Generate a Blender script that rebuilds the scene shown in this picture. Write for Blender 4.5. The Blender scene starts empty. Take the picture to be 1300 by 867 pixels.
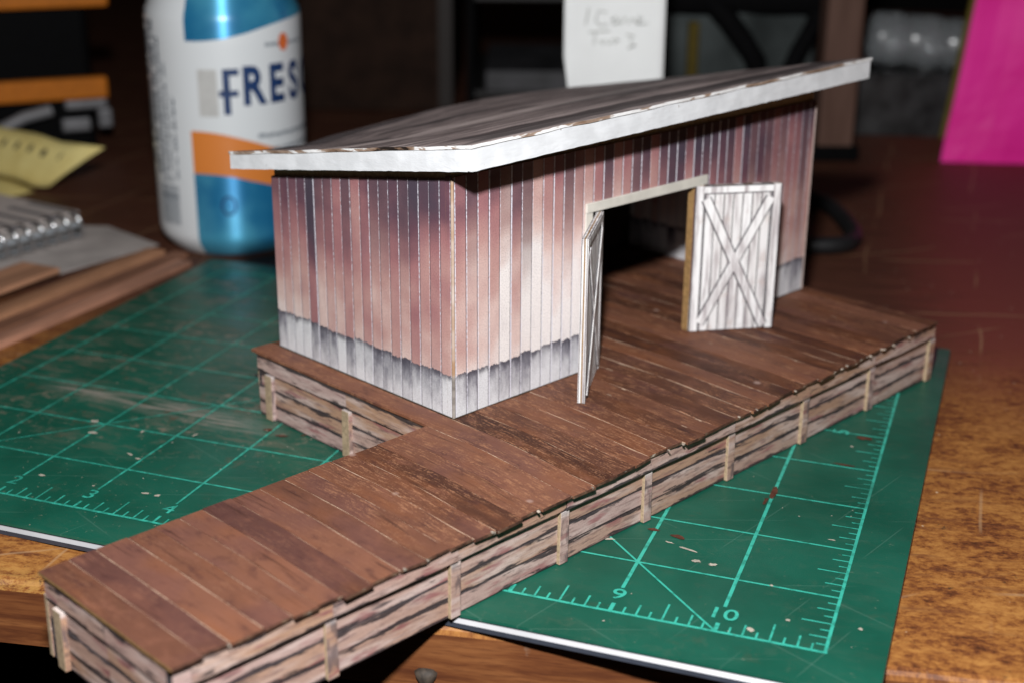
import bpy, bmesh, math, random
from mathutils import Vector, Matrix, noise as mnoise
random.seed(7)
S = 0.0254                      # everything below is written in inches and scaled to metres
SC = bpy.context.scene
COL = SC.collection
R = math.radians

# ------------------------------------------------------------------ camera, light, exposure
CAM_P = (12.0288, -11.0724, 6.8685)
CAM_R = (1.21978892, -0.00717417, 0.35101)
cam = bpy.data.cameras.new('camera')
cam.sensor_width = 22.3
cam.lens = 1774.687 / 1300 * 22.3
cam.clip_start = 0.01
cam.clip_end = 50
camo = bpy.data.objects.new('camera', cam)
COL.objects.link(camo)
camo.location = [c * S for c in CAM_P]
camo.rotation_euler = CAM_R
SC.camera = camo
cam.dof.use_dof = True
cam.dof.focus_distance = 14.3 * S
cam.dof.aperture_fstop = 6.8

cm = camo.rotation_euler.to_matrix()
up, rt, vw = cm @ Vector((0, 1, 0)), cm @ Vector((1, 0, 0)), cm @ Vector((0, 0, -1))
fl = bpy.data.lights.new('camera_flash', 'POINT')
fl.energy = 13.0
fl.shadow_soft_size = 0.42 * S
fl.color = (1.0, 0.995, 0.995)
flo = bpy.data.objects.new('camera_flash', fl)
COL.objects.link(flo)
flo.location = (Vector(CAM_P) + up * 3.9 - rt * 0.35) * S

W = bpy.data.worlds.new('World')
SC.world = W
W.use_nodes = True
W.node_tree.nodes['Background'].inputs[0].default_value = (1.0, 0.86, 0.72, 1)
W.node_tree.nodes['Background'].inputs[1].default_value = 0.012
SC.view_settings.view_transform = 'Standard'
SC.view_settings.look = 'None'
SC.view_settings.exposure = 0.0
SC.view_settings.gamma = 1.0
SC.cycles.max_bounces = 6
SC.cycles.use_denoising = True

# ------------------------------------------------------------------ mesh builder
class MB:
    def __init__(s):
        s.v, s.f, s.m, s.r = [], [], [], []
    def face(s, pts, m=0, r=None):
        i = len(s.v)
        s.v += [tuple(p) for p in pts]
        s.f.append(tuple(range(i, i + len(pts))))
        s.m.append(m)
        s.r.append(random.random() if r is None else r)
    def hexa(s, p, m=0, r=None, side=None):
        # p: four bottom points (counter clockwise from above), four top points
        r = random.random() if r is None else r
        sm = m if side is None else side
        i = len(s.v)
        s.v += [tuple(q) for q in p]
        for k, f in enumerate(((3, 2, 1, 0), (4, 5, 6, 7), (0, 1, 5, 4), (1, 2, 6, 5), (2, 3, 7, 6), (3, 0, 4, 7))):
            s.f.append(tuple(i + j for j in f))
            s.m.append(m if k == 1 else sm)
            s.r.append(r)
    def box(s, x0, x1, y0, y1, z0, z1, m=0, r=None, side=None):
        s.hexa([(x0, y0, z0), (x1, y0, z0), (x1, y1, z0), (x0, y1, z0),
                (x0, y0, z1), (x1, y0, z1), (x1, y1, z1), (x0, y1, z1)], m, r, side)
    def grid(s, rows, m=0, r=None, closed=False):
        # rows: list of lists of points -> shared vertices
        r = random.random() if r is None else r
        i = len(s.v)
        n = len(rows[0])
        for row in rows:
            s.v += [tuple(p) for p in row]
        for a in range(len(rows) - 1):
            for b in range(n if closed else n - 1):
                c = (b + 1) % n
                s.f.append((i + a * n + b, i + a * n + c, i + (a + 1) * n + c, i + (a + 1) * n + b))
                s.m.append(m)
                s.r.append(r)
    def tube(s, pts, rad, n=8, m=0, cap=True):
        pts = [Vector(p) for p in pts]
        rows = []
        for k, p in enumerate(pts):
            t = (pts[min(k + 1, len(pts) - 1)] - pts[max(k - 1, 0)]).normalized()
            u = t.cross(Vector((0, 0, 1)))
            if u.length < 1e-3:
                u = t.cross(Vector((1, 0, 0)))
            u.normalize()
            w = u.cross(t)
            rr = rad[k] if isinstance(rad, (list, tuple)) else rad
            rows.append([p + (u * math.cos(2 * math.pi * q / n) + w * math.sin(2 * math.pi * q / n)) * rr for q in range(n)])
        s.grid(rows, m, None, True)
        if cap:
            s.face(list(reversed(rows[0])), m)
            s.face(rows[-1], m)
    def lathe(s, prof, n=64, m=0, c=(0, 0)):
        rows = [[(c[0] + r * math.cos(2 * math.pi * q / n), c[1] + r * math.sin(2 * math.pi * q / n), z) for q in range(n)] for r, z in prof]
        s.grid(rows, m, None, True)
    def prism(s, out, z0, z1, m=0, side=None):
        n = len(out)
        sm = m if side is None else side
        s.face([(x, y, z1) for x, y in out], m)
        s.face([(x, y, z0) for x, y in reversed(out)], m)
        for k in range(n):
            a, b = out[k], out[(k + 1) % n]
            s.face([(a[0], a[1], z0), (b[0], b[1], z0), (b[0], b[1], z1), (a[0], a[1], z1)], sm)
    def build(s, name, mats, parent=None, bevel=0, smooth=False, seg=2):
        me = bpy.data.meshes.new(name)
        me.from_pydata([(x * S, y * S, z * S) for x, y, z in s.v], [], s.f)
        mats = mats if isinstance(mats, (list, tuple)) else [mats]
        for m in mats:
            me.materials.append(m)
        at = me.attributes.new('rnd', 'FLOAT', 'FACE')
        for k in range(len(s.f)):
            at.data[k].value = s.r[k]
            me.polygons[k].material_index = s.m[k]
            me.polygons[k].use_smooth = smooth
        me.update()
        o = bpy.data.objects.new(name, me)
        COL.objects.link(o)
        if parent:
            o.parent = parent
        if bevel:
            b = o.modifiers.new('bevel', 'BEVEL')
            b.width = bevel * S
            b.segments = seg
            b.limit_method = 'ANGLE'
            b.angle_limit = R(40)
        return o

def tag(o, label, cat, group=None, kind=None):
    if label: o['label'] = label
    if cat: o['category'] = cat
    if group: o['group'] = group
    if kind: o['kind'] = kind
    return o

def empty(name, loc, rz=0, rx=0, ry=0):
    o = bpy.data.objects.new(name, None)
    o.empty_display_size = 0.01
    COL.objects.link(o)
    o.location = [c * S for c in loc]
    o.rotation_euler = (rx, ry, rz)
    return o

# ------------------------------------------------------------------ node helper
class NT:
    def __init__(s, name):
        s.mat = bpy.data.materials.new(name)
        s.mat.use_nodes = True
        s.nt = s.mat.node_tree
        s.b = s.nt.nodes['Principled BSDF']
        tc = s.nt.nodes.new('ShaderNodeTexCoord')
        vm = s.nt.nodes.new('ShaderNodeVectorMath')
        vm.operation = 'SCALE'
        vm.inputs['Scale'].default_value = 1 / S
        s.nt.links.new(tc.outputs['Object'], vm.inputs[0])
        s.P = vm.outputs[0]
        sp = s.nt.nodes.new('ShaderNodeSeparateXYZ')
        s.nt.links.new(s.P, sp.inputs[0])
        s.x, s.y, s.z = sp.outputs
        s._rnd = None
    def inp(s, sock, v):
        if isinstance(v, bpy.types.NodeSocket):
            s.nt.links.new(v, sock)
        elif isinstance(v, (tuple, list)):
            if sock.type == 'RGBA' and len(v) == 3:
                v = (*v, 1)
            sock.default_value = v
        else:
            sock.default_value = v
    def m(s, op, a, b=0.0, c=0.0, clamp=False):
        n = s.nt.nodes.new('ShaderNodeMath')
        n.operation = op
        n.use_clamp = clamp
        for k, v in enumerate((a, b, c)):
            s.inp(n.inputs[k], v)
        return n.outputs[0]
    def add(s, a, b): return s.m('ADD', a, b)
    def sub(s, a, b): return s.m('SUBTRACT', a, b)
    def mul(s, a, b): return s.m('MULTIPLY', a, b)
    def ss(s, v, lo, hi, a=0.0, b=1.0):
        n = s.nt.nodes.new('ShaderNodeMapRange')
        n.interpolation_type = 'SMOOTHSTEP'
        for k, q in zip(('Value', 'From Min', 'From Max', 'To Min', 'To Max'), (v, lo, hi, a, b)):
            s.inp(n.inputs[k], q)
        return n.outputs[0]
    def vec(s, x, y, z):
        n = s.nt.nodes.new('ShaderNodeCombineXYZ')
        for k, q in enumerate((x, y, z)):
            s.inp(n.inputs[k], q)
        return n.outputs[0]
    def noise(s, v=None, scale=1.0, detail=3.0, rough=0.55, dist=0.0):
        n = s.nt.nodes.new('ShaderNodeTexNoise')
        s.inp(n.inputs['Vector'], s.P if v is None else v)
        n.inputs['Scale'].default_value = scale
        n.inputs['Detail'].default_value = detail
        n.inputs['Roughness'].default_value = rough
        n.inputs['Distortion'].default_value = dist
        return n.outputs['Fac']
    def voro(s, v=None, scale=1.0, feature='F1', out='Distance'):
        n = s.nt.nodes.new('ShaderNodeTexVoronoi')
        n.feature = feature
        s.inp(n.inputs['Vector'], s.P if v is None else v)
        n.inputs['Scale'].default_value = scale
        return n.outputs[out]
    def white(s, w):
        n = s.nt.nodes.new('ShaderNodeTexWhiteNoise')
        n.noise_dimensions = '1D'
        s.inp(n.inputs['W'], w)
        sp = s.nt.nodes.new('ShaderNodeSeparateColor')
        s.nt.links.new(n.outputs['Color'], sp.inputs[0])
        return n.outputs['Value'], sp.outputs[0], sp.outputs[1], sp.outputs[2]
    def mix(s, f, a, b, mode='MIX'):
        n = s.nt.nodes.new('ShaderNodeMix')
        n.data_type = 'RGBA'
        n.blend_type = mode
        n.clamp_factor = True
        s.inp(n.inputs[0], f)
        s.inp(n.inputs[6], a)
        s.inp(n.inputs[7], b)
        return n.outputs[2]
    def ramp(s, f, stops):
        n = s.nt.nodes.new('ShaderNodeValToRGB')
        e = n.color_ramp.elements
        while len(e) < len(stops):
            e.new(0.5)
        for q, (p, c) in zip(e, stops):
            q.position = p
            q.color = (*c, 1)
        s.inp(n.inputs[0], f)
        return n.outputs[0]
    def curve(s, v, pts):
        n = s.nt.nodes.new('ShaderNodeFloatCurve')
        c = n.mapping.curves[0]
        while len(c.points) < len(pts):
            c.points.new(0.5, 0.5)
        for q, (x, y) in zip(c.points, pts):
            q.location = (x, y)
        n.mapping.update()
        s.inp(n.inputs['Value'], v)
        return n.outputs[0]
    def rnd(s):
        if s._rnd is None:
            n = s.nt.nodes.new('ShaderNodeAttribute')
            n.attribute_name = 'rnd'
            s._rnd = n.outputs['Fac']
        return s._rnd
    def bump(s, h, dist, strength=1.0):
        n = s.nt.nodes.new('ShaderNodeBump')
        n.inputs['Strength'].default_value = strength
        n.inputs['Distance'].default_value = dist * S
        s.inp(n.inputs['Height'], h)
        s.nt.links.new(n.outputs[0], s.b.inputs['Normal'])
    def done(s, col, rough=0.6, spec=0.4, metal=0.0):
        s.inp(s.b.inputs['Base Color'], col)
        s.inp(s.b.inputs['Roughness'], rough)
        s.inp(s.b.inputs['Specular IOR Level'], spec)
        s.inp(s.b.inputs['Metallic'], metal)
        return s.mat

def plain(name, col, rough=0.6, spec=0.4, metal=0.0, var=0.12, scale=6, bump=0.0, bscale=40):
    t = NT(name)
    n = t.noise(scale=scale, detail=4)
    c = t.mix(t.ss(n, 0.3, 0.7), tuple(x * (1 - var) for x in col), tuple(min(1, x * (1 + var)) for x in col))
    if bump:
        t.bump(t.noise(scale=bscale, detail=3), bump)
    return t.done(c, rough, spec, metal)

# ------------------------------------------------------------------ materials
def wall_print(name, axis, seed, light_c, light_w, vtop, darkness, offset=0.0):
    t = NT(name)
    u = t.add(t.x if axis == 'x' else t.y, 20.0 + offset)
    v = t.z
    q = t.m('DIVIDE', u, 0.1655)
    bid = t.m('FLOOR', q)
    f = t.m('FRACT', q)
    bs = t.add(bid, seed * 37.13)
    r0, r1, r2, r3 = t.white(bs)
    nb = t.noise(t.vec(t.mul(bs, 3.7), t.mul(v, 1.3), 0.0), 1.0, 3)
    nm = t.noise(t.vec(t.mul(u, 0.9), t.mul(v, 0.8), seed), 1.0, 3)
    nw = t.noise(t.vec(t.mul(u, 5.0), t.mul(v, 1.6), seed + 3.0), 1.0, 4)
    grain = t.noise(scale=70, detail=2)
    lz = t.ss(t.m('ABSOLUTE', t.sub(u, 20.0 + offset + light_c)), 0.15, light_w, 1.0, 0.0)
    # board tone: pale and washed low down, rose in the middle, dusky purple under the eaves
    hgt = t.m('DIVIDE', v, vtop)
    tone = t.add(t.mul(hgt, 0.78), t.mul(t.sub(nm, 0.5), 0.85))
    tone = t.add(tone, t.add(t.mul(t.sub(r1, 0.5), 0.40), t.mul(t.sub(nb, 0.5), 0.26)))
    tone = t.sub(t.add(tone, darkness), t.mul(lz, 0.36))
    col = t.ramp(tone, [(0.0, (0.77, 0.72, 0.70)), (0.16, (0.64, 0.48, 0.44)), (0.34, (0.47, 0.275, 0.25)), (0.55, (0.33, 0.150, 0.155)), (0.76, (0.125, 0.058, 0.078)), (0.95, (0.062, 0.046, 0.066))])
    # some boards went grey-black from the top
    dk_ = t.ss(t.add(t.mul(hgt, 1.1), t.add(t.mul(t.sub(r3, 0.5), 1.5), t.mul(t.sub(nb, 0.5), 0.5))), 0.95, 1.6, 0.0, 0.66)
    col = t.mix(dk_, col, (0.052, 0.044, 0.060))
    col = t.mix(t.ss(t.add(t.sub(r2, hgt), t.mul(t.sub(nb, 0.5), 0.4)), 0.55, 0.95, 0.0, 0.45), col, (0.70, 0.56, 0.50))
    col = t.mix(t.ss(nw, 0.52, 0.75, 0.0, 0.14), col, (0.23, 0.15, 0.19))
    # grey base band with a dark ragged upper edge
    edge = t.add(0.475, t.add(t.mul(t.sub(t.noise(t.vec(u, 0.0, seed), 16.0, 4, 0.7), 0.5), 0.13), t.mul(t.sub(r2, 0.5), 0.035)))
    h = t.m('DIVIDE', v, edge)
    streak = t.noise(t.vec(t.mul(u, 9.0), t.mul(v, 3.5), seed), 1.0, 4, 0.62)
    g = t.add(t.add(t.mul(h, 0.7), t.mul(t.sub(streak, 0.5), 1.5)), t.add(0.06, t.mul(t.sub(r3, 0.5), 1.0)))
    grey = t.ramp(t.ss(g, 0.0, 1.45), [(0.0, (0.66, 0.66, 0.68)), (0.40, (0.44, 0.435, 0.46)), (0.75, (0.215, 0.21, 0.24)), (1.0, (0.08, 0.078, 0.10))])
    grey = t.mix(t.ss(t.add(h, t.mul(t.sub(streak, 0.5), 0.25)), 0.80, 1.0, 0.0, 0.85), grey, (0.065, 0.06, 0.078))
    col = t.mix(t.m('LESS_THAN', v, edge), col, grey)
    col = t.mix(t.ss(grain, 0.40, 0.70, 0.0, 0.38), col, t.mix(0.75, col, (0.03, 0.02, 0.035)), 'MIX')
    # scored board edges: burnished glints painted as pale speckle beside a dark line
    sp = t.noise(t.vec(t.mul(u, 60.0), t.mul(v, 30.0), seed), 1.0, 2)
    wl = t.add(0.07, t.mul(r0, 0.065))
    ln = t.mul(t.m('LESS_THAN', f, wl), t.ss(t.add(sp, t.mul(t.sub(r0, 0.5), 0.22)), 0.36, 0.60, 0.20, 0.95))
    col = t.mix(ln, col, (0.62, 0.61, 0.68))
    dk = t.mul(t.m('GREATER_THAN', f, 0.94), t.ss(sp, 0.3, 0.6, 0.25, 0.6))
    col = t.mix(dk, col, (0.06, 0.05, 0.07))
    hh = t.add(t.ss(t.m('ABSOLUTE', t.sub(f, 0.03)), 0.0, 0.05), t.mul(grain, 0.25))
    t.bump(hh, 0.012, 0.9)
    return t.done(col, 0.55, 0.3)

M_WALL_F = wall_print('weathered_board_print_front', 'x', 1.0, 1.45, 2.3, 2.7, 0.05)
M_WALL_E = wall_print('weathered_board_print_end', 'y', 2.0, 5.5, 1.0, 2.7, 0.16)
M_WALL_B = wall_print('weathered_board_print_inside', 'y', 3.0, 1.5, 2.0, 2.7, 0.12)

def card(name, col):
    t = NT(name)
    n = t.noise(scale=25, detail=4)
    return t.done(t.mix(t.ss(n, 0.3, 0.7), tuple(c * 0.75 for c in col), tuple(c * 1.15 for c in col)), 0.8, 0.2)
M_CARD = card('raw_card_edge', (0.27, 0.16, 0.065))
M_CARD_D = card('brown_card', (0.12, 0.085, 0.055))
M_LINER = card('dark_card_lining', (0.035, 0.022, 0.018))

def deck_mat(name, purple=0.35):
    t = NT(name)
    r = t.rnd()
    off = t.mul(r, 37.0)
    pv = t.vec(t.add(t.mul(t.x, 3.2), off), t.mul(t.y, 0.75), off)
    big = t.noise(pv, 1.0, 3)
    pur = t.noise(t.vec(t.add(t.mul(t.x, 0.8), t.mul(r, 9.0)), t.mul(t.y, 0.7), 4.0), 1.0, 2)
    col = t.mix(r, (0.042, 0.0160, 0.0100), (0.180, 0.076, 0.046))
    col = t.mix(t.ss(big, 0.42, 0.72, 0.0, 0.50), col, (0.20, 0.072, 0.030))
    nearend = t.ss(t.x, -1.7, -2.6)
    pf = t.add(t.ss(pur, 0.48, 0.66), t.mul(t.sub(nearend, 0.35), 0.40))
    col = t.mix(t.ss(pf, 0.05, 1.1, 0.0, 0.52), col, (0.112, 0.050, 0.045))
    mo = t.noise(t.vec(t.mul(t.x, 5.0), t.add(t.mul(t.y, 2.6), off), 12.0), 1.0, 5, 0.68)
    col = t.mix(t.ss(mo, 0.50, 0.72, 0.0, 0.5), col, (0.19, 0.080, 0.052))
    col = t.mix(t.ss(mo, 0.48, 0.30, 0.0, 0.55), col, (0.050, 0.020, 0.020))
    # dry-brushed flecks along the grain
    f1 = t.noise(t.vec(t.mul(t.x, 38.0), t.add(t.mul(t.y, 5.0), off), 1.0), 1.0, 5, 0.72)
    f1b = t.noise(t.vec(t.mul(t.x, 60.0), t.add(t.mul(t.y, 34.0), off), 6.0), 1.0, 2)
    zone = t.noise(t.vec(t.add(t.mul(t.x, 3.0), off), t.mul(t.y, 0.8), 7.0), 1.0, 2)
    fl_ = t.mul(t.ss(t.add(t.mul(f1, 0.72), t.mul(f1b, 0.28)), 0.50, 0.60), t.ss(t.add(zone, t.ss(t.m('ABSOLUTE', t.sub(t.x, 0.3)), 2.6, 0.5, 0.0, 0.10)), 0.42, 0.60))
    fl_ = t.mul(fl_, t.ss(nearend, 0.0, 1.0, 1.0, 0.25))
    col = t.mix(t.mul(fl_, 0.70), col, (0.34, 0.165, 0.09))
    f2 = t.noise(t.vec(t.mul(t.x, 22.0), t.add(t.mul(t.y, 1.2), off), 3.0), 1.0, 3)
    col = t.mix(t.ss(f2, 0.55, 0.75, 0.0, 0.55), col, (0.030, 0.012, 0.009))
    # pale rubbed spots
    v = t.voro(t.vec(t.mul(t.x, 1.3), t.mul(t.y, 1.3), 0.0), 1.0)
    col = t.mix(t.ss(v, 0.075, 0.03, 0.0, 0.5), col, (0.42, 0.30, 0.26))
    t.bump(t.add(f1, t.mul(f2, 0.6)), 0.006, 0.5)
    return t.done(col, t.ss(f1, 0.4, 0.7, 0.55, 0.7), 0.16)
M_DECK = deck_mat('painted_brown_planks')

def gap_mat():
    t = NT('scored_plank_line')
    n = t.noise(t.vec(t.mul(t.x, 1.5), t.mul(t.y, 1.1), 0.0), 1.0, 3)
    n2 = t.noise(scale=22, detail=3)
    c = t.mix(t.ss(t.add(n, t.mul(t.sub(n2, 0.5), 0.7)), 0.30, 0.56), (0.12, 0.05, 0.03), (0.50, 0.36, 0.26))
    c = t.mix(t.ss(t.x, -1.6, -2.8, 0.0, 0.5), c, (0.16, 0.085, 0.06))
    return t.done(c, 0.8, 0.2)
M_GAP = gap_mat()

def edge_mat():
    t = NT('ragged_deck_edge')
    n = t.noise(scale=9, detail=4)
    c = t.ramp(t.ss(n, 0.3, 0.75), [(0, (0.035, 0.018, 0.012)), (0.5, (0.085, 0.038, 0.024)), (0.85, (0.13, 0.08, 0.05)), (1, (0.5, 0.45, 0.38))])
    return t.done(c, 0.75, 0.25)
M_DEDGE = edge_mat()

def skirt_mat(name='weathered_skirting', rows=True):
    t = NT(name)
    r = t.rnd()
    u = t.add(t.x, t.y)
    off = t.mul(r, 31.0)
    n1 = t.noise(t.vec(t.add(t.mul(u, 1.1), off), t.mul(t.z, 6.0), off), 1.0, 3)
    n2 = t.noise(t.vec(t.add(t.mul(u, 3.5), off), t.mul(t.z, 24.0), 2.0), 1.0, 4, 0.62)
    n3 = t.noise(t.vec(t.add(t.mul(u, 1.6), off), t.mul(t.z, 8.0), 5.0), 1.0, 3)
    grain = t.noise(scale=70, detail=2)
    col = t.mix(r, (0.38, 0.22, 0.135), (0.44, 0.31, 0.285))
    col = t.mix(t.ss(n1, 0.44, 0.68, 0.0, 0.80), col, (0.56, 0.445, 0.41))
    col = t.mix(t.ss(n2, 0.47, 0.70, 0.0, 0.72), col, (0.15, 0.088, 0.082))
    col = t.mix(t.ss(n3, 0.54, 0.68, 0.0, 0.75), col, (0.24, 0.075, 0.08))
    n4 = t.noise(t.vec(t.add(t.mul(u, 1.5), t.mul(off, 2.0)), t.mul(t.z, 8.0), 9.0), 1.0, 4, 0.6)
    col = t.mix(t.ss(n4, 0.60, 0.70, 0.0, 0.8), col, (0.035, 0.030, 0.035))
    if not rows:
        pe = t.noise(t.vec(t.mul(t.x, 9.0), t.mul(t.y, 9.0), t.mul(t.z, 3.5)), 1.0, 3)
        col = t.mix(t.ss(pe, 0.46, 0.62, 0.0, 0.85), col, (0.12, 0.085, 0.085))
        col = t.mix(t.ss(t.z, 0.50, 0.575, 0.0, 0.35), col, (0.75, 0.74, 0.73))
    if rows:
        zf = t.m('PINGPONG', t.add(t.z, 0.0), 0.0975)       # distance to the nearest joint of 0.195 in
        sm = t.noise(t.vec(t.mul(u, 1.9), t.mul(t.z, 16.0), 11.0), 1.0, 4, 0.65)
        k = t.sub(t.add(0.0140, t.mul(t.ss(sm, 0.43, 0.76), 0.070)), zf)
        col = t.mix(t.ss(k, -0.006, 0.012, 0.0, 0.93), col, (0.022, 0.018, 0.022))
    col = t.mix(t.ss(grain, 0.4, 0.75, 0.0, 0.25), col, (0.15, 0.11, 0.10))
    t.bump(t.add(n2, t.mul(grain, 0.4)), 0.008, 0.6)
    return t.done(col, 0.55, 0.35)
M_SKIRT = skirt_mat()
M_POST = skirt_mat('weathered_post', False)

def white_paint(name, col=(0.70, 0.715, 0.72), b=0.012):
    t = NT(name)
    n = t.noise(t.vec(t.mul(t.x, 6.0), t.mul(t.y, 6.0), t.mul(t.z, 16.0)), 1.0, 5, 0.68)
    n2 = t.noise(scale=3.5, detail=3)
    c = t.mix(t.ss(n2, 0.35, 0.7), tuple(x * 0.86 for x in col), col)
    c = t.mix(t.ss(t.noise(scale=16, detail=4), 0.70, 0.78, 0.0, 0.8), c, (0.2, 0.16, 0.12))
    t.bump(n, b, 1.0)
    return t.done(c, 0.42, 0.45)
M_FASCIA = white_paint('thick_white_paint', (0.70, 0.72, 0.745), 0.005)
M_TRIM = white_paint('white_trim_paper', (0.62, 0.60, 0.54), 0.003)

def roof_mat():
    t = NT('roofing_paper')
    a = t.noise(t.vec(t.mul(t.x, 0.32), t.mul(t.y, 2.3), 0.0), 1.0, 4, 0.6, 0.6)
    b = t.noise(t.vec(t.mul(t.x, 0.8), t.mul(t.y, 6.5), 3.0), 1.0, 5, 0.72)
    g = t.noise(scale=45, detail=3)
    c = t.mix(t.ss(b, 0.36, 0.64), (0.125, 0.092, 0.090), (0.44, 0.355, 0.34))
    c = t.mix(t.ss(a, 0.53, 0.575, 0.0, 0.88), c, (0.038, 0.030, 0.033))
    # one broad dark band of bitumen along the front edge
    yb = t.add(t.y, t.mul(t.sub(t.noise(t.vec(t.mul(t.x, 1.1), 0.0, 1.0), 1.0, 3), 0.5), 0.5))
    band = t.mul(t.ss(yb, -0.36, -0.30), t.ss(yb, 0.30, 0.22))
    c = t.mix(t.mul(band, t.ss(t.x, -0.15, 0.3, 0.0, 0.88)), c, (0.036, 0.028, 0.030))
    ps = t.white(t.m('FLOOR', t.m('DIVIDE', t.add(t.y, t.mul(t.x, 0.02)), 0.36)))[0]
    c = t.mix(t.mul(ps, 0.55), c, (0.075, 0.056, 0.055))
    c = t.mix(t.ss(ps, 0.25, 0.0, 0.0, 0.35), c, (0.52, 0.44, 0.42))
    # thin seams along the roof
    s1 = t.m('ABSOLUTE', t.sub(t.m('FRACT', t.m('DIVIDE', t.add(t.add(t.y, 0.18), t.mul(t.x, 0.02)), 0.36)), 0.5))
    c = t.mix(t.ss(s1, 0.03, 0.008, 0.0, 0.65), c, (0.03, 0.025, 0.025))
    c = t.mix(t.ss(g, 0.5, 0.75, 0.0, 0.3), c, (0.05, 0.04, 0.04))
    t.bump(t.add(b, g), 0.012, 0.7)
    return t.done(c, 0.75, 0.25)
M_ROOF = roof_mat()
def roof_edge():
    t = NT('frayed_roof_edge')
    n = t.noise(t.vec(t.mul(t.x, 1.3), t.mul(t.y, 1.3), t.mul(t.z, 5.0)), 1.0, 4, 0.65)
    c = t.ramp(n, [(0.36, (0.015, 0.010, 0.008)), (0.40, (0.16, 0.10, 0.065)), (0.50, (0.30, 0.22, 0.17)), (0.53, (0.70, 0.70, 0.70))])
    t.bump(n, 0.03)
    return t.done(c, 0.7, 0.25)
M_REDGE = roof_edge()

def door_mat():
    t = NT('whitewashed_door_board')
    r = t.rnd()
    off = t.mul(r, 23.0)
    n = t.noise(t.vec(t.add(t.mul(t.add(t.x, t.y), 14.0), off), t.mul(t.z, 1.2), off), 1.0, 4, 0.6)
    n2 = t.noise(scale=6, detail=3)
    c = t.mix(r, (0.60, 0.58, 0.575), (0.74, 0.735, 0.74))
    c = t.mix(t.ss(n, 0.44, 0.64, 0.0, 0.85), c, (0.33, 0.29, 0.30))
    c = t.mix(t.ss(n2, 0.56, 0.75, 0.0, 0.45), c, (0.48, 0.39, 0.36))
    t.bump(n, 0.005)
    return t.done(c, 0.55, 0.35)
M_DOOR = door_mat()
M_INK = plain('dark_wash_line', (0.045, 0.040, 0.045), 0.7, 0.2, var=0.5, scale=18)

def mat_mat():
    t = NT('green_cutting_surface')
    n = t.noise(scale=0.9, detail=4)
    c = t.mix(t.ss(n, 0.3, 0.7), (0.0062, 0.066, 0.042), (0.0090, 0.092, 0.060))
    # rubbed dusty wear, mostly left of the model, drawn out along one direction
    wv = t.vec(t.mul(t.x, 0.75), t.mul(t.y, 2.1), 0.0)
    w1 = t.noise(wv, 1.0, 5, 0.65, 0.4)
    left = t.ss(t.x, 6.2, 3.0)
    far = t.ss(t.y, 0.8, 2.4)
    z = t.mul(left, far)
    w2 = t.noise(t.vec(t.mul(t.x, 2.2), t.mul(t.y, 7.5), 4.0), 1.0, 5, 0.7, 0.3)
    c = t.mix(t.mul(t.ss(t.add(t.mul(w1, 0.5), t.mul(w2, 0.5)), 0.49, 0.62), t.add(0.05, t.mul(z, 0.60))), c, (0.13, 0.118, 0.088))
    w3 = t.noise(scale=5.0, detail=6, rough=0.78)
    pz = t.noise(t.vec(t.mul(t.x, 0.9), t.mul(t.y, 1.4), 9.0), 1.0, 3)
    c = t.mix(t.mul(t.mul(t.ss(w3, 0.53, 0.60), t.ss(pz, 0.47, 0.62)), t.add(0.06, t.mul(z, 0.65))), c, (0.19, 0.16, 0.12))
    # a broad pale smear crossing the mat
    d = t.m('ABSOLUTE', t.sub(t.add(t.y, t.mul(t.x, 0.10)), 2.95))
    sm = t.mul(t.ss(d, 0.34, 0.0), t.ss(t.noise(t.vec(t.mul(t.x, 1.3), t.mul(t.y, 13.0), 2.0), 1.0, 4), 0.36, 0.62))
    c = t.mix(t.mul(t.mul(sm, t.mul(t.ss(t.x, 4.4, 3.3), t.ss(t.x, 0.3, 1.0))), 0.85), c, (0.26, 0.235, 0.20))
    # brown paint and glue stains
    b1 = t.noise(scale=2.1, detail=4, rough=0.6)
    b2 = t.noise(scale=7.0, detail=4, rough=0.65)
    st = t.mul(t.ss(b1, 0.56, 0.70), t.ss(b2, 0.48, 0.60))
    c = t.mix(t.mul(st, t.add(0.10, t.mul(z, 0.5))), c, (0.13, 0.048, 0.026))
    v = t.noise(scale=13.0, detail=4, rough=0.75)
    c = t.mix(t.mul(t.ss(v, 0.640, 0.69), t.add(0.20, t.mul(left, 0.5))), c, (0.34, 0.29, 0.22))
    # knife scratches
    for ang, sc, th in ((0.35, 2.2, 0.012), (1.2, 1.7, 0.010), (-0.5, 1.1, 0.008)):
        lx = t.add(t.mul(t.x, math.cos(ang)), t.mul(t.y, math.sin(ang)))
        ly = t.sub(t.mul(t.y, math.cos(ang)), t.mul(t.x, math.sin(ang)))
        cell = t.m('FLOOR', t.mul(ly, sc))
        r0, r1, r2, r3 = t.white(t.add(cell, ang * 91))
        dd = t.m('ABSOLUTE', t.sub(t.sub(t.m('FRACT', t.mul(ly, sc)), 0.5), t.mul(t.mul(t.sub(r1, 0.5), 0.05), lx)))
        ln = t.mul(t.ss(dd, th * 1.6, th * 0.5), t.ss(t.noise(t.vec(t.mul(lx, 0.6), cell, ang), 1.0, 2), 0.52, 0.60))
        c = t.mix(t.mul(ln, 0.15), c, (0.16, 0.27, 0.22))
    t.bump(t.add(t.noise(scale=60, detail=2), t.mul(w1, 0.3)), 0.0025, 0.6)
    return t.done(c, t.ss(w1, 0.3, 0.7, 0.30, 0.46), 0.28)
M_MAT = mat_mat()
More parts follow.
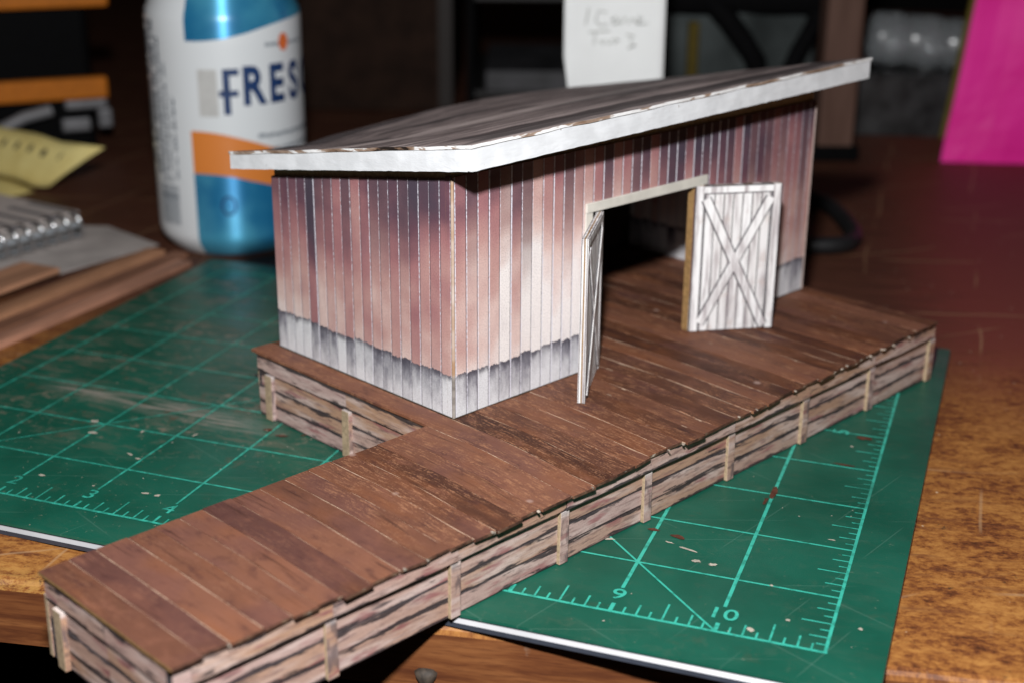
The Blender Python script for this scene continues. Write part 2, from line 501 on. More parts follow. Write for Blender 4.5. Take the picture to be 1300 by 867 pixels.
def print_mat():
    t = NT('mat_print_ink')
    n = t.noise(scale=7, detail=4, rough=0.65)
    left = t.ss(t.x, 6.0, 2.0)
    c = t.mix(t.ss(t.add(n, t.mul(left, 0.10)), 0.46, 0.66, 0.0, 0.80), (0.042, 0.40, 0.305), (0.018, 0.18, 0.13))
    c = t.mix(t.mul(t.ss(t.noise(scale=1.3, detail=4), 0.52, 0.72, 0.0, 0.7), t.ss(t.y, 1.0, 3.0)), c, (0.025, 0.15, 0.11))
    return t.done(c, 0.4, 0.4)
M_PRINT = print_mat()
M_MATBLK = plain('mat_black_layer', (0.010, 0.013, 0.018), 0.5)
M_MATWHT = plain('mat_white_core', (0.36, 0.36, 0.375), 0.4, var=0.06, scale=3)
M_MATGRY = plain('mat_grey_base', (0.035, 0.04, 0.055), 0.5)
M_FLECK_W = plain('dried_white_glue', (0.40, 0.36, 0.30), 0.5, bump=0.01)
M_FLECK_B = plain('dried_brown_paint', (0.085, 0.030, 0.018), 0.5, var=0.3, scale=14)

def desk_mat(name, face=False):
    t = NT(name)
    v = t.z if face else t.y
    g1 = t.noise(t.vec(t.mul(t.x, 0.7), t.mul(v, 7.0), 0.0), 1.0, 5, 0.62, 0.4)
    g2 = t.noise(t.vec(t.mul(t.x, 3.0), t.mul(v, 34.0), 1.0), 1.0, 4, 0.6)
    if face:
        c = t.ramp(t.ss(g1, 0.28, 0.72), [(0, (0.070, 0.020, 0.008)), (0.45, (0.135, 0.045, 0.015)), (1, (0.21, 0.080, 0.027))])
        c = t.mix(t.ss(g2, 0.45, 0.7, 0.0, 0.55), c, (0.075, 0.022, 0.009))
        st = t.noise(scale=3.0, detail=4)
        c = t.mix(t.ss(st, 0.62, 0.72, 0.0, 0.4), c, (0.3, 0.23, 0.17))
        return t.done(c, 0.5, 0.4)
    m1 = t.noise(t.vec(t.mul(t.x, 1.25), t.mul(t.y, 2.5), 0.0), 1.0, 7, 0.76, 0.3)
    m2 = t.noise(t.vec(t.mul(t.x, 9.5), t.mul(t.y, 12.5), 0.0), 1.0, 5, 0.74)
    worn = t.ramp(t.ss(t.add(m1, t.mul(t.sub(m2, 0.5), 0.75)), 0.22, 0.76),
                  [(0, (0.055, 0.018, 0.007)), (0.24, (0.140, 0.045, 0.014)), (0.50, (0.255, 0.098, 0.024)), (1, (0.41, 0.190, 0.050))])
    worn = t.mix(t.ss(g1, 0.52, 0.72, 0.0, 0.6), worn, (0.12, 0.042, 0.02))
    dark = t.mix(t.ss(g1, 0.3, 0.7), (0.062, 0.025, 0.015), (0.105, 0.041, 0.025))
    # the right side is redder
    dark = t.mix(t.ss(t.add(t.x, t.mul(t.sub(m1, 0.5), 2.0)), 0.5, 2.4, 0.0, 0.8), dark, (0.185, 0.046, 0.030))
    # worn bare near the working edge, old varnish further back
    yy = t.add(t.y, t.mul(t.sub(m1, 0.5), 4.5))
    c = t.mix(t.ss(yy, 5.2, 9.3), worn, dark)
    # bleached chips along the front edge
    e = t.mul(t.ss(t.x, -6.8, -7.4), t.ss(t.add(t.y, t.mul(t.sub(m2, 0.5), 0.7)), 0.55, 0.1))
    e = t.mul(e, t.ss(m2, 0.40, 0.6))
    c = t.mix(t.mul(e, 0.6), c, (0.36, 0.21, 0.06))
    blk = t.mul(t.ss(t.noise(scale=5.0, detail=5, rough=0.7), 0.63, 0.71), t.ss(yy, 7.0, 3.5))
    c = t.mix(t.mul(blk, 0.75), c, (0.028, 0.018, 0.012))
    sp = t.voro(scale=3.6)
    c = t.mix(t.ss(sp, 0.075, 0.04, 0.0, 0.8), c, (0.55, 0.42, 0.30))
    for ang, sc in ((1.45, 0.55), (0.55, 0.5), (0.1, 0.35)):
        lx = t.add(t.mul(t.x, math.cos(ang)), t.mul(t.y, math.sin(ang)))
        ly = t.sub(t.mul(t.y, math.cos(ang)), t.mul(t.x, math.sin(ang)))
        cell = t.m('FLOOR', t.mul(ly, sc))
        dd = t.m('ABSOLUTE', t.sub(t.add(t.m('FRACT', t.mul(ly, sc)), t.mul(t.noise(t.vec(t.mul(lx, 0.4), cell, 3.0), 1.0, 1), 0.2)), 0.6))
        ln = t.mul(t.ss(dd, 0.014, 0.004), t.ss(t.noise(t.vec(t.mul(lx, 0.5), cell, ang), 1.0, 2), 0.48, 0.58))
        c = t.mix(t.mul(ln, 0.45), c, (0.42, 0.26, 0.14))
    t.bump(t.add(m2, t.mul(g2, 0.5)), 0.006, 0.6)
    return t.done(c, t.ss(yy, 5.0, 9.0, 0.58, 0.55), t.ss(yy, 5.0, 9.0, 0.3, 0.16))
M_DESK = desk_mat('worn_desk_top')
M_DESKF = desk_mat('wood_grain_edge', True)

M_BLACK = plain('matte_black', (0.0022, 0.0022, 0.0026), 0.7, 0.06)
M_DBROWN = plain('dark_cabinet_wood', (0.020, 0.010, 0.0065), 0.7, 0.08, var=0.3, scale=1.5)
M_ROOM = plain('dark_room', (0.010, 0.010, 0.010), 0.9, 0.1)

# ------------------------------------------------------------------ the setting
b = MB(); b.box(-70, 90, -60, 70, -29.5, -29)
tag(b.build('floor', plain('dark_carpet', (0.012, 0.010, 0.009), 0.95, 0.1)), 'dark floor below the desk', None, None, 'structure')
b = MB(); b.box(-70, 90, 62, 63, -29, 70)
tag(b.build('wall', M_ROOM), 'dark unlit wall behind the desk', None, None, 'structure')

DESK = empty('desk', (11.5, 0.10, 0), R(10.2))
tag(DESK, 'worn brown wooden desk with chipped front edge under the green mat', 'desk')
DT = -0.124
b = MB()
N = 40
rows = []
prof = [(0.06, DT - 0.74), (0.0, DT - 0.70), (0.0, DT - 0.10), (0.012, DT - 0.05), (0.04, DT - 0.015), (0.09, DT), (3, DT), (7, DT), (15, DT), (30, DT), (50, DT), (50, DT - 0.74), (0.06, DT - 0.74)]
xs = [-50 + 88 * k / 220 for k in range(221)]
for x in xs:
    row = []
    for y, z in prof:
        j = 0.0
        if y < 0.1 and z > DT - 0.12:
            j = 0.03 * (mnoise.noise(Vector((x * 1.7, 3, 0))) + 0.5 * mnoise.noise(Vector((x * 5, 1, 0))))
            if -8.9 < x < -7.3 and z > DT - 0.06:
                j += 0.10 * math.sin((x + 8.9) / 1.6 * math.pi)
        row.append((x, y + max(j, -0.02), z - (abs(j) * 0.35 if y < 0.1 and z > DT - 0.08 else 0)))
    rows.append(row)
b.grid(rows)
for k, f in enumerate(b.f):
    q = k % (len(prof) - 1)
    b.m[k] = 1 if q in (0, 1, 11) else 0
b.face([r for r in rows[0]], 1); b.face(list(reversed(rows[-1])), 1)
b.build('desk_top', [M_DESK, M_DESKF], DESK)
for x in (-48, 34):
    b = MB(); b.box(x, x + 2, 6, 46, -29, DT - 0.75)
    b.build('side_panel', M_DBROWN, DESK)
b = MB()
rows = []
for k in range(7):
    th = math.pi / 2 * k / 6
    rows.append([(-4.17 + 0.10 * math.cos(th) * math.cos(a) * (1 + 0.25 * math.sin(3 * a)), -0.08 * math.sin(th), -0.70 + 0.12 * math.cos(th) * math.sin(a) * (1 + 0.2 * math.cos(2 * a))) for a in [2 * math.pi * q / 14 for q in range(14)]])
b.grid(rows, closed=True)
b.build('glue_blob', plain('dried_dirty_glue', (0.045, 0.033, 0.024), 0.7, var=0.6, scale=9), DESK, smooth=True)

# ------------------------------------------------------------------ cutting mat
MAT = empty('cutting_mat', (0, 0, 0))
tag(MAT, 'green self healing cutting mat with pale inch grid and ruler marks', 'cutting mat')
X0, X1, Y0, Y1 = -0.5, 11.53, -0.555, 8.52
def rrect(x0, x1, y0, y1, r, n=5):
    o = []
    for cx_, cy_, a0 in ((x1 - r, y0 + r, -90), (x1 - r, y1 - r, 0), (x0 + r, y1 - r, 90), (x0 + r, y0 + r, 180)):
        for k in range(n + 1):
            a = R(a0 + 90 * k / n)
            o.append((cx_ + r * math.cos(a), cy_ + r * math.sin(a)))
    return o
b = MB(); b.prism(rrect(X0, X1, Y0, Y1, 0.06), -0.028, 0)
b.build('cutting_surface', M_MAT, MAT)
b = MB(); b.prism(rrect(X0 + .004, X1 - .004, Y0 + .004, Y1 - .004, 0.06), -0.042, -0.0285)
b.build('black_layer', M_MATBLK, MAT)
b = MB()
o1, o2 = rrect(X0 - .004, X1 + .001, Y0 - .004, Y1 + .004, 0.06), rrect(X0 - .004, X1 + .001, Y0 - .032, Y1 + .03, 0.06)
b.grid([[(x, y, -0.0425) for x, y in o1], [(x, y, -0.075) for x, y in o2]][::-1], closed=True)
b.face([(x, y, -0.0425) for x, y in o1]); b.face([(x, y, -0.075) for x, y in reversed(o2)])
b.build('white_core', M_MATWHT, MAT)
b = MB(); b.prism(rrect(X0 - .004, X1, Y0 - .036, Y1 + .03, 0.06), -0.122, -0.0755)
b.build('grey_base', M_MATGRY, MAT)

b = MB()
def strip(x0, y0, x1, y1, w, z):
    d = Vector((x1 - x0, y1 - y0, 0)); n = Vector((-d.y, d.x, 0)).normalized() * w / 2
    p, q = Vector((x0, y0, z)), Vector((x1, y1, z))
    b.face([p - n, q - n, q + n, p + n])
strip(-0.015, 0, 11.018, 0, .034, .004)
strip(-0.015, 8, 11.018, 8, .034, .004)
strip(11, 0, 11, 8, .031, .0055)
strip(0, 0, 0, 8, .030, .0055)
for k in range(1, 8):
    strip(0, k, 11, k, .026, .004)
for k in range(1, 11):
    w = .036 if k > 5 else .026
    strip(k, 0, k, .15, w * 1.15, .0055)
    strip(k, .45, k, 8, w, .0055)
strip(0, 0, 7.8, 7.8, .020, .007)
strip(10, 0, 2.2, 7.8, .022, .007)
for k in range(88):
    if k % 8 == 0: continue
    L = .31 if k % 4 == 0 else (.20 if k % 2 == 0 else .115)
    strip(k / 8, 0, k / 8, L, .020, .0055)
for k in range(1, 64):
    if k % 8 == 0: continue
    L = .29 if k % 4 == 0 else (.18 if k % 2 == 0 else .10)
    strip(11 - L, k / 8, 11, k / 8, .018, .004)
b.build('printed_grid', M_PRINT, MAT)

def text_mesh(body, size, offset=0.0, xs=1.0):
    cu = bpy.data.curves.new('glyphs', 'FONT')
    cu.body = body; cu.size = size; cu.offset = offset; cu.align_x = 'CENTER'; cu.align_y = 'CENTER'
    o = bpy.data.objects.new('glyphs', cu)
    COL.objects.link(o)
    bpy.context.view_layer.update()
    me = bpy.data.meshes.new_from_object(o.evaluated_get(bpy.context.evaluated_depsgraph_get()))
    bpy.data.objects.remove(o)
    bpy.data.curves.remove(cu)
    return me
def numeral(body, x, y, rz=0):
    me = text_mesh(body, .275, .002)
    for v in me.vertices:
        c, s_ = math.cos(rz), math.sin(rz)
        px, py = v.co.x * 1.1, v.co.y
        v.co = Vector(((x + px * c - py * s_) * S, (y + px * s_ + py * c) * S, .0085 * S))
    me.materials.append(M_PRINT)
    me.attributes.new('rnd', 'FLOAT', 'FACE')
    o = bpy.data.objects.new('numeral', me)
    COL.objects.link(o)
    o.parent = MAT
for s_, x in (('2', 2), ('3', 3), ('4', 4), ('9', 9), ('10', 10.01)):
    numeral(s_, x, .31)
numeral('5', 10.48, 5.0, R(90))

def fleck_poly(mb, x, y, w, h, rz, z, n=11):
    own = mb is None
    mb = MB() if own else mb
    pts = []
    for k in range(n):
        a = 2 * math.pi * k / n
        q = 1 + random.uniform(-.35, .35)
        px, py = w * q * math.cos(a), h * q * math.sin(a)
        pts.append((x + px * math.cos(rz) - py * math.sin(rz), y + px * math.sin(rz) + py * math.cos(rz), z))
    mb.face(pts)
    if own:
        mb.build('glue_fleck', M_FLECK_W, MAT)
for (x, y, w, h, a) in [(1.83, 2.02, .055, .04, .2), (2.02, 1.72, .06, .03, .1), (9.42, 1.42, .09, .016, -.25), (9.55, 1.22, .05, .03, 0), (9.72, 1.2, .04, .025, 0),
                        (10.34, 1.0, .02, .018, 0), (10.75, 2.15, .035, .012, 0), (8.6, 1.35, .06, .02, .3), (9.2, 1.5, .05, .012, -.2), (10.3, .14, .035, .05, .9), (10.65, 4.6, .022, .02, 0),
                        (2.2, .52, .04, .02, 0), (3.55, .55, .05, .02, 0), (3.7, .55, .03, .025, 1), (2.9, .5, .02, .015, 0), (10.6, .42, .022, .018, .4), (11.25, .5, .02, .02, 0), (2.55, 1.95, .015, .04, .1), (3.2, 2.1, .015, .05, -.2), (2.8, 1.35, .05, .018, -.4), (2.95, 1.28, .035, .02, 0), (8.2, .6, .012, .012, 0), (9.0, -.2, .012, .012, 0)]:
    fleck_poly(None, x, y, w, h, a, .010)
for _ in range(46):
    x, y = random.uniform(0, 6), random.uniform(0.6, 7)
    fleck_poly(None, x, y, random.uniform(.006, .018), random.uniform(.004, .012), random.uniform(0, 3), .010, 7)
for _ in range(14):
    x, y = random.uniform(8, 11.4), random.uniform(-.3, 4)
    fleck_poly(None, x, y, random.uniform(.005, .013), random.uniform(.004, .010), random.uniform(0, 3), .010, 6)
for (x, y, w, h, a) in [(10.0, 3.02, .045, .16, -.05), (9.95, 2.80, .02, .08, 0), (8.98, 1.72, .06, .035, 0), (9.25, 1.65, .075, .035, -.2), (10.62, 4.05, .12, .02, -.05), (3.95, 2.55, .06, .04, .2), (4.18, 2.45, .07, .03, .3), (10.75, 4.9, .09, .05, 0), (4.45, 2.6, .09, .02, .9)]:
    bb = MB()
    fleck_poly(bb, x, y, w, h, a, .009)
    bb.build('paint_stain', M_FLECK_B, MAT)

# ------------------------------------------------------------------ loading platform (local frame: x along the shed front, y away from the camera)
OX, OY, PHI = 6.67, 1.85, R(65.0)
PLAT = empty('loading_platform', (OX, OY, 0.009), PHI)
tag(PLAT, 'low brown plank loading dock with whitish skirting, its long arm overhanging the desk edge', 'model platform')
SAGP = [(-4.82, .0), (-3.6, .02), (-3.0, .05), (-2.5, .05), (-1.6, .07), (-.3, .075), (.5, .06), (1.1, .04), (1.8, .06), (2.8, .04), (4.0, .02), (6.75, 0)]
def lerp_tab(tab, x):
    if x <= tab[0][0]: return tab[0][1]
    for (x0, y0), (x1, y1) in zip(tab, tab[1:]):
        if x <= x1: return y0 + (y1 - y0) * (x - x0) / (x1 - x0)
    return tab[-1][1]
def smooth(t):
    t = max(0, min(1, t)); return t * t * (3 - 2 * t)
HD = 0.842
def deck_z(a, y):
    return HD - lerp_tab(SAGP, a) * smooth((-y - 0.7) / 1.4)
deck, gaps = MB(), MB()
aa = -4.82
cuts = [aa]
while cuts[-1] < 6.75 - .2:
    w = random.uniform(.24, .34)
    nx = cuts[-1] + w
    if cuts[-1] < -.33 < nx + .12:
        nx = -.33 if cuts[-1] < -.45 else nx
    cuts.append(min(nx, 6.75))
cuts[-1] = 6.75
prng = random.Random(3)
for a0, a1 in zip(cuts, cuts[1:]):
    yl = 0.06 if a1 <= -.32 else 3.33
    yl += prng.uniform(-.012, .012) if a1 <= -.32 else 0
    yr = -2.06 + prng.uniform(-.035, .03)
    g = prng.choice([.005, .007, .010, .014, .018, .022])
    n = 20 if yl > 1 else 10
    dz = prng.uniform(-.0035, .003)
    rr = prng.random()
    A0, A1 = a0 + g / 2, a1 - g / 2
    top, bot = [], []
    for k in range(n + 1):
        y = yr + (yl - yr) * k / n
        cup = .004 * math.sin(k * 1.7 + a0 * 5)
        z0, z1 = deck_z(a0, y) + dz + cup, deck_z(a1, y) + dz + cup
        top.append((A0, A1, y, z0, z1))
    T = [[(p[0], p[2], p[3]), (p[1], p[2], p[4])] for p in top]
    B_ = [[(p[0], p[2], p[3] - .030), (p[1], p[2], p[4] - .030)] for p in top]
    j = prng.uniform(-.02, .02)
    T[0][0] = (T[0][0][0], T[0][0][1] + j, T[0][0][2]); B_[0][0] = (B_[0][0][0], B_[0][0][1] + j, B_[0][0][2])
    deck.grid([[r_[1] for r_ in T], [r_[0] for r_ in T]], 0, rr)
    deck.grid([[r_[0] for r_ in B_], [r_[1] for r_ in B_]], 1, rr)
    deck.grid([[r_[0] for r_ in T], [r_[0] for r_ in B_]], 0 if a0 > -4.8 else 2, rr)
    deck.grid([[r_[1] for r_ in B_], [r_[1] for r_ in T]], 2, rr)
    deck.face([B_[0][0], B_[0][1], T[0][1], T[0][0]], 1, rr)
    deck.face([B_[-1][1], B_[-1][0], T[-1][0], T[-1][1]], 2, rr)
    if a0 > -4.8:
        yl2 = min(yl, 0.05) if a0 < -.30 else 3.3
        for k in range(16):
            q0, q1 = yr + .02 + (yl2 - yr - .02) * k / 16, yr + .02 + (yl2 - yr - .02) * (k + 1) / 16
            gaps.face([(a0 - .022, q0, deck_z(a0, q0) - .0065), (a0 + .022, q0, deck_z(a0, q0) - .0065), (a0 + .022, q1, deck_z(a0, q1) - .0065), (a0 - .022, q1, deck_z(a0, q1) - .0065)])
M_DECKBOT = M_CARD_D
deck.build('deck', [M_DECK, M_DEDGE, M_CARD], PLAT)
gaps.build('plank_joint', M_GAP, PLAT)
# end-grain burrs along the open right edge
M_FRAY = plain('torn_card_fibre', (0.40, 0.34, 0.28), 0.7, var=0.5, scale=5)
for k in range(22):
    bu = MB()
    a = prng.choice(cuts[1:-1]) + prng.uniform(-.05, .05) if k % 3 else prng.uniform(-4, 6.5)
    y = -2.06 + prng.uniform(-.02, .02)
    z = deck_z(a, y) + prng.uniform(-.012, .002)
    w = prng.uniform(.008, .028)
    bu.hexa([(a - w, y - .014, z - .008), (a + w * .7, y - .012, z - .006), (a + w, y + .02, z - .006), (a - w * .6, y + .02, z - .008), (a - w * .7, y - .010, z + .006), (a + w * .4, y - .011, z + .004), (a + w * .7, y + .015, z + .005), (a - w * .5, y + .02, z + .006)])
    bu.build('frayed_edge', M_FRAY, PLAT)

def skirt(name, p0, p1, out, rows, ztop, joints, mat=M_SKIRT):
    """boards between two ground points; out = outward unit normal"""
    s = MB()
    p0, p1, out = Vector(p0), Vector(p1), Vector(out)
    L = (p1 - p0).length
    d = (p1 - p0) / L
    js = sorted(set([0, L] + [j for j in joints if 0 < j < L]))
    for z0, z1, pr in rows:
        for j0, j1 in zip(js, js[1:]):
            dz = prng.uniform(-.004, .004); po = pr + prng.uniform(-.005, .005)
            nseg = 6
            rr = prng.random()
            for k in range(nseg):
                s0, s1 = j0 + (j1 - j0) * k / nseg, j0 + (j1 - j0) * (k + 1) / nseg
                q0, q1 = p0 + d * s0, p0 + d * s1
                t0 = ztop(q0) if z1 is None else z1
                t1 = ztop(q1) if z1 is None else z1
                wv = lambda q: .008 * mnoise.noise(Vector((q.x * 1.3, q.y * 1.3, z0 * 20)))
                pts = []
                for zz in (0, 1):
                    for q, tt, e in ((q0, t0, po + wv(q0)), (q1, t1, po + wv(q1))):
                        zc = (z0 + dz + .004) if zz == 0 else (tt - .004 + dz)
                        pts.append((q + out * e, zc))
                inn = [(q0 - out * .04), (q1 - out * .04)]
                A, B = pts[0], pts[1]; C, D = pts[2], pts[3]
                s.face([(A[0].x, A[0].y, A[1]), (B[0].x, B[0].y, B[1]), (D[0].x, D[0].y, D[1]), (C[0].x, C[0].y, C[1])], 0, rr)
                s.face([(C[0].x, C[0].y, C[1]), (D[0].x, D[0].y, D[1]), (inn[1].x, inn[1].y, D[1]), (inn[0].x, inn[0].y, C[1])], 1, rr)
                s.face([(inn[0].x, inn[0].y, A[1]), (inn[1].x, inn[1].y, B[1]), (B[0].x, B[0].y, B[1]), (A[0].x, A[0].y, A[1])], 1, rr)
    # backing card
    q0, q1 = p0 - out * .01, p1 - out * .01
    i0, i1 = p0 - out * .05, p1 - out * .05
    zt0, zt1 = ztop(p0) - .01, ztop(p1) - .01
    s.hexa([(q0.x, q0.y, .004), (q1.x, q1.y, .004), (i1.x, i1.y, .004), (i0.x, i0.y, .004), (q0.x, q0.y, zt0 - .08), (q1.x, q1.y, zt1 - .08), (i1.x, i1.y, zt1 - .08), (i0.x, i0.y, zt0 - .08)], 1)
    return s.build(name, [mat, M_INK], PLAT)
ROWS = [(0.0, .195, .0), (.195, .39, .003), (.39, .585, .0), (.59, None, .062)]
ROWS_E = [(0.0, .195, .0), (.195, .39, .003), (.39, .585, .0), (.59, None, .018)]
zt = lambda q: deck_z(q.x, q.y - .1) - .040
posts_r = [6.70, 5.24, 3.78, 2.33, .88, -.41, -1.87, -3.30, -4.68]
skirt('skirting_board', (-4.78, -1.94), (6.78, -1.94), (0, -1), ROWS, zt, [a + 4.78 + .07 for a in posts_r])
skirt('skirting_board', (-4.78, 0.0), (-4.78, -1.94), (-1, 0), ROWS_E, zt, [.22, 1.0])
skirt('skirting_board', (-.28, 3.25), (-.28, 0.0), (-1, 0), ROWS_E, zt, [.25, 1.75])
skirt('skirting_board', (-.28, 0.0), (-4.78, 0.0), (0, 1), ROWS_E, zt, [1.4, 2.9])
skirt('skirting_board', (6.78, 3.25), (-.28, 3.25), (0, 1), ROWS_E, zt, [1.4, 2.9, 4.3, 5.7])
skirt('skirting_board', (6.78, -1.94), (6.78, 3.25), (1, 0), ROWS_E, zt, [1.4, 2.9, 4.1])
M_POSTE = card('pale_post_edge', (0.36, 0.27, 0.175))
def post(x0, x1, y0, y1, h):
    p_ = MB()
    j = [prng.uniform(-.008, .008) for _ in range(4)]
    p_.hexa([(x0 + j[0], y0, 0), (x1 + j[0], y0, 0), (x1 + j[0], y1, 0), (x0 + j[0], y1, 0),
             (x0 + j[1], y0 + j[2], h + j[3]), (x1 + j[1], y0 + j[2], h + j[3]), (x1 + j[1], y1, h + j[3]), (x0 + j[1], y1, h + j[3])], 0, prng.random())
    p_.v = [v for v in p_.v]
    p_.m[5] = 1
    return p_.build('post', [M_POST, M_POSTE], PLAT, bevel=.006)
for a in posts_r:
    post(a, a + .122, -1.985, -1.938, .575 + prng.uniform(-.01, .01))
for y in (-.24,):
    post(-4.835, -4.778, y - .06, y + .07, .58)
for y in (-.05,):
    post(-4.79, -4.67, -.002, .060, .60)
for y in (1.42, 2.93):
    post(-.335, -.278, y, y + .135, .58)
post(-.25, -.12, 3.248, 3.31, .58)

# ------------------------------------------------------------------ freight shed
ZB = HD + 0.018
SHED = empty('freight_shed', (OX, OY, ZB), PHI)
tag(SHED, 'rusty pink board freight shed with white edged lean-to roof and open double doors', 'model building')
LW, DW = 6.60, 3.17
def zl(z): return z - ZB
TW = 0.10
def wt(y): return zl(3.51 - 0.163 * y)         # wall top along the depth
zf0, zf1 = zl(3.52), zl(3.50)
OA0, OA1, OZ = 2.13, 4.06, zl(2.775)
# front wall with its doorway
b = MB()
def wall_piece(b, a0, a1, z0, z1a, z1b, y0=0.0, y1=TW):
    b.hexa([(a0, y0, z0), (a1, y0, z0), (a1, y1, z0), (a0, y1, z0), (a0, y0, z1a), (a1, y0, z1b), (a1, y1, z1b), (a0, y1, z1a)], 1, None, 1)
    b.m[-4] = 0; b.m[-6 + 4] = 2
zt_ = lambda a: zf0 + (zf1 - zf0) * a / LW
wall_piece(b, 0.0, OA0, 0, zt_(0), zt_(OA0)); b.m[5] = 3
wall_piece(b, OA0, OA1, OZ, zt_(OA0), zt_(OA1))
wall_piece(b, OA1, LW, 0, zt_(OA1), zt_(LW))
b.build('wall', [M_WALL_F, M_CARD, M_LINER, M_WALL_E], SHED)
# end walls and back wall
for a0, a1, mi in ((0.0, TW, 5), (LW - TW, LW, 3)):
    b = MB()
    y0, y1 = TW + .001, DW
    b.hexa([(a0, y0, 0), (a1, y0, 0), (a1, y1, 0), (a0, y1, 0), (a0, y0, wt(y0)), (a1, y0, wt(y0)), (a1, y1, wt(y1)), (a0, y1, wt(y1))], 1, None, 1)
    b.m[mi] = 0
    b.m[3 if mi == 5 else 5] = 2
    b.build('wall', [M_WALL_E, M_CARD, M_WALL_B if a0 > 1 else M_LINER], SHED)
b = MB()
b.hexa([(TW + .001, DW - TW, 0), (LW - TW - .001, DW - TW, 0), (LW - TW - .001, DW, 0), (TW + .001, DW, 0),
        (TW + .001, DW - TW, wt(DW)), (LW - TW - .001, DW - TW, wt(DW)), (LW - TW - .001, DW, wt(DW)), (TW + .001, DW, wt(DW))], 1, None, 1)
b.m[2] = 2; b.m[4] = 0
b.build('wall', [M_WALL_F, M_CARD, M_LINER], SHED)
# the end wall's own front edge is covered by the front wall; a folded paper seam runs up the corner
b = MB()
b.hexa([(-.012, -.012, .0), (.012, -.012, .0), (.012, .012, .0), (-.012, .012, .0), (-.010, -.010, zf0 - .03), (.010, -.010, zf0 - .03), (.010, .010, zf0 - .03), (-.010, .010, zf0 - .03)])
t = NT('paper_corner_seam')
n_ = t.noise(t.vec(0.0, 0.0, t.mul(t.z, 2.5)), 1.0, 3)
c_ = t.mix(t.ss(n_, .35, .65), (0.42, 0.26, 0.15), (0.62, 0.52, 0.45))
c_ = t.mix(t.ss(t.z, .52, .46), c_, t.mix(t.ss(n_, .4, .6), (0.40, 0.37, 0.34), (0.10, 0.085, 0.07)))
b.build('corner_seam', t.done(c_, .6, .3), SHED)
b = MB()
b.hexa([(LW - .004, -.012, .0), (LW + .014, -.012, .0), (LW + .014, .014, .0), (LW - .004, .014, .0), (LW - .004, -.012, zf1 - .03), (LW + .014, -.012, zf1 - .03), (LW + .014, .014, zf1 - .03), (LW - .004, .014, zf1 - .03)])
b.build('corner_seam', card('pale_corner_seam', (.42, .33, .30)), SHED)
# dark strips painted in as the shaded gap under the walls
M_GAPSHADE = card('wall_gap_shade', (.035, .022, .012))
for q in ((-.006, OA0 - .01, -.008, .05), (OA1 + .01, LW + .004, -.008, .05), (-.008, .05, .055, DW)):
    b = MB(); b.box(*q, -.016, -.001)
    b.build('gap_shade_strip', M_GAPSHADE, SHED)

# roof
RA0, RA1, RB0, RB1 = -.22, 7.0, -.525, 3.68
BACK = [(-.22, 3.235), (.3, 3.175), (.86, 3.155), (1.3, 3.21), (2.07, 3.255), (3.0, 3.322), (3.9, 3.345), (4.7, 3.34), (5.7, 3.30), (7.0, 3.235)]
def roof_z(a, y):
    t_ = (y - RB0) / (RB1 - RB0)
    fr = 3.975 + (a - RA0) / (RA1 - RA0) * .11
    bk = lerp_tab(BACK, a)
    bk0 = 3.235
    k = t_ ** 1.6
    return zl(fr + (bk0 - fr) * t_ + (bk - bk0) * k)
def roof_bot(a, y):
    return zl(3.705 + (a - RA0) * .0150 - .162 * (y - RB0))
ROOF = None
b = MB()
NA, NB = 60, 26
def edge_j(a, y):
    return .010 * mnoise.noise(Vector((a * 2.3, y * 2.3, 2))) + .004 * mnoise.noise(Vector((a * 19, y * 19, 5)))
top, bot = [], []
for i in range(NA + 1):
    ra, rb_ = [], []
    for j in range(NB + 1):
        a, y = RA0 + (RA1 - RA0) * i / NA, RB0 + (RB1 - RB0) * j / NB
        z = roof_z(a, y) + .006 * mnoise.noise(Vector((a * 2, y * 2, 0)))
        lip = 0
        if i == 0: a -= .012 + edge_j(0, y) * .8
        if i == NA: a += .012 + edge_j(1, y) * .8
        if j == 0: y -= .014 + edge_j(a, 0) * .8; z += edge_j(a, 3) * .9
        if i == 0: z += edge_j(3, y) * .9
        if j == NB: y += .012
        ra.append((a, y, z)); rb_.append((a, y, z - .034))
    top.append(ra); bot.append(rb_)
b.grid(list(reversed(top)), 0)
b.grid(bot, 2)
b.grid([[r_[0] for r_ in bot], [r_[0] for r_ in top]][::-1], 1)
b.grid([[r_[-1] for r_ in bot], [r_[-1] for r_ in top]], 1)
b.grid([bot[0], top[0]], 1)
b.grid([bot[-1], top[-1]][::-1], 1)
ROOF = b.build('roof', [M_ROOF, M_REDGE, M_CARD_D], SHED)
def fascia(p0, p1, inn):
    f = MB()
    p0, p1, inn = Vector(p0), Vector(p1), Vector(inn)
    n = int((p1 - p0).length / .07)
    A, B = [], []
    hh = 5
    for k in range(n + 1):
        q = p0 + (p1 - p0) * k / n
        zt1, zb1 = roof_z(q.x, q.y) - .037, roof_bot(q.x, q.y)
        colA = []
        for h in range(hh + 1):
            z = zb1 + (zt1 - zb1) * h / hh
            e = .003 * mnoise.noise(Vector((q.x * 4, q.y * 4, z * 9)))
            if h == 0: z += .006 * mnoise.noise(Vector((q.x * 11, q.y * 11, 4)))
            colA.append((q.x - inn.x * e, q.y - inn.y * e, z))
        A.append(colA)
        qi = q + inn * .06
        B.append([(qi.x, qi.y, zb1), (qi.x, qi.y, zt1)])
    f.grid(A)
    f.grid([[a_[0] for a_ in A], [b_[0] for b_ in B]])
    f.grid([[b_[1] for b_ in B], [a_[-1] for a_ in A]])
    f.grid([list(reversed(b_)) for b_ in B])
    f.face(list(reversed([A[0][k] for k in range(hh + 1)])) + [B[0][0], B[0][1]])
    f.face([A[-1][k] for k in range(hh + 1)] + [B[-1][1], B[-1][0]])
    return f.build('fascia', M_FASCIA, ROOF)
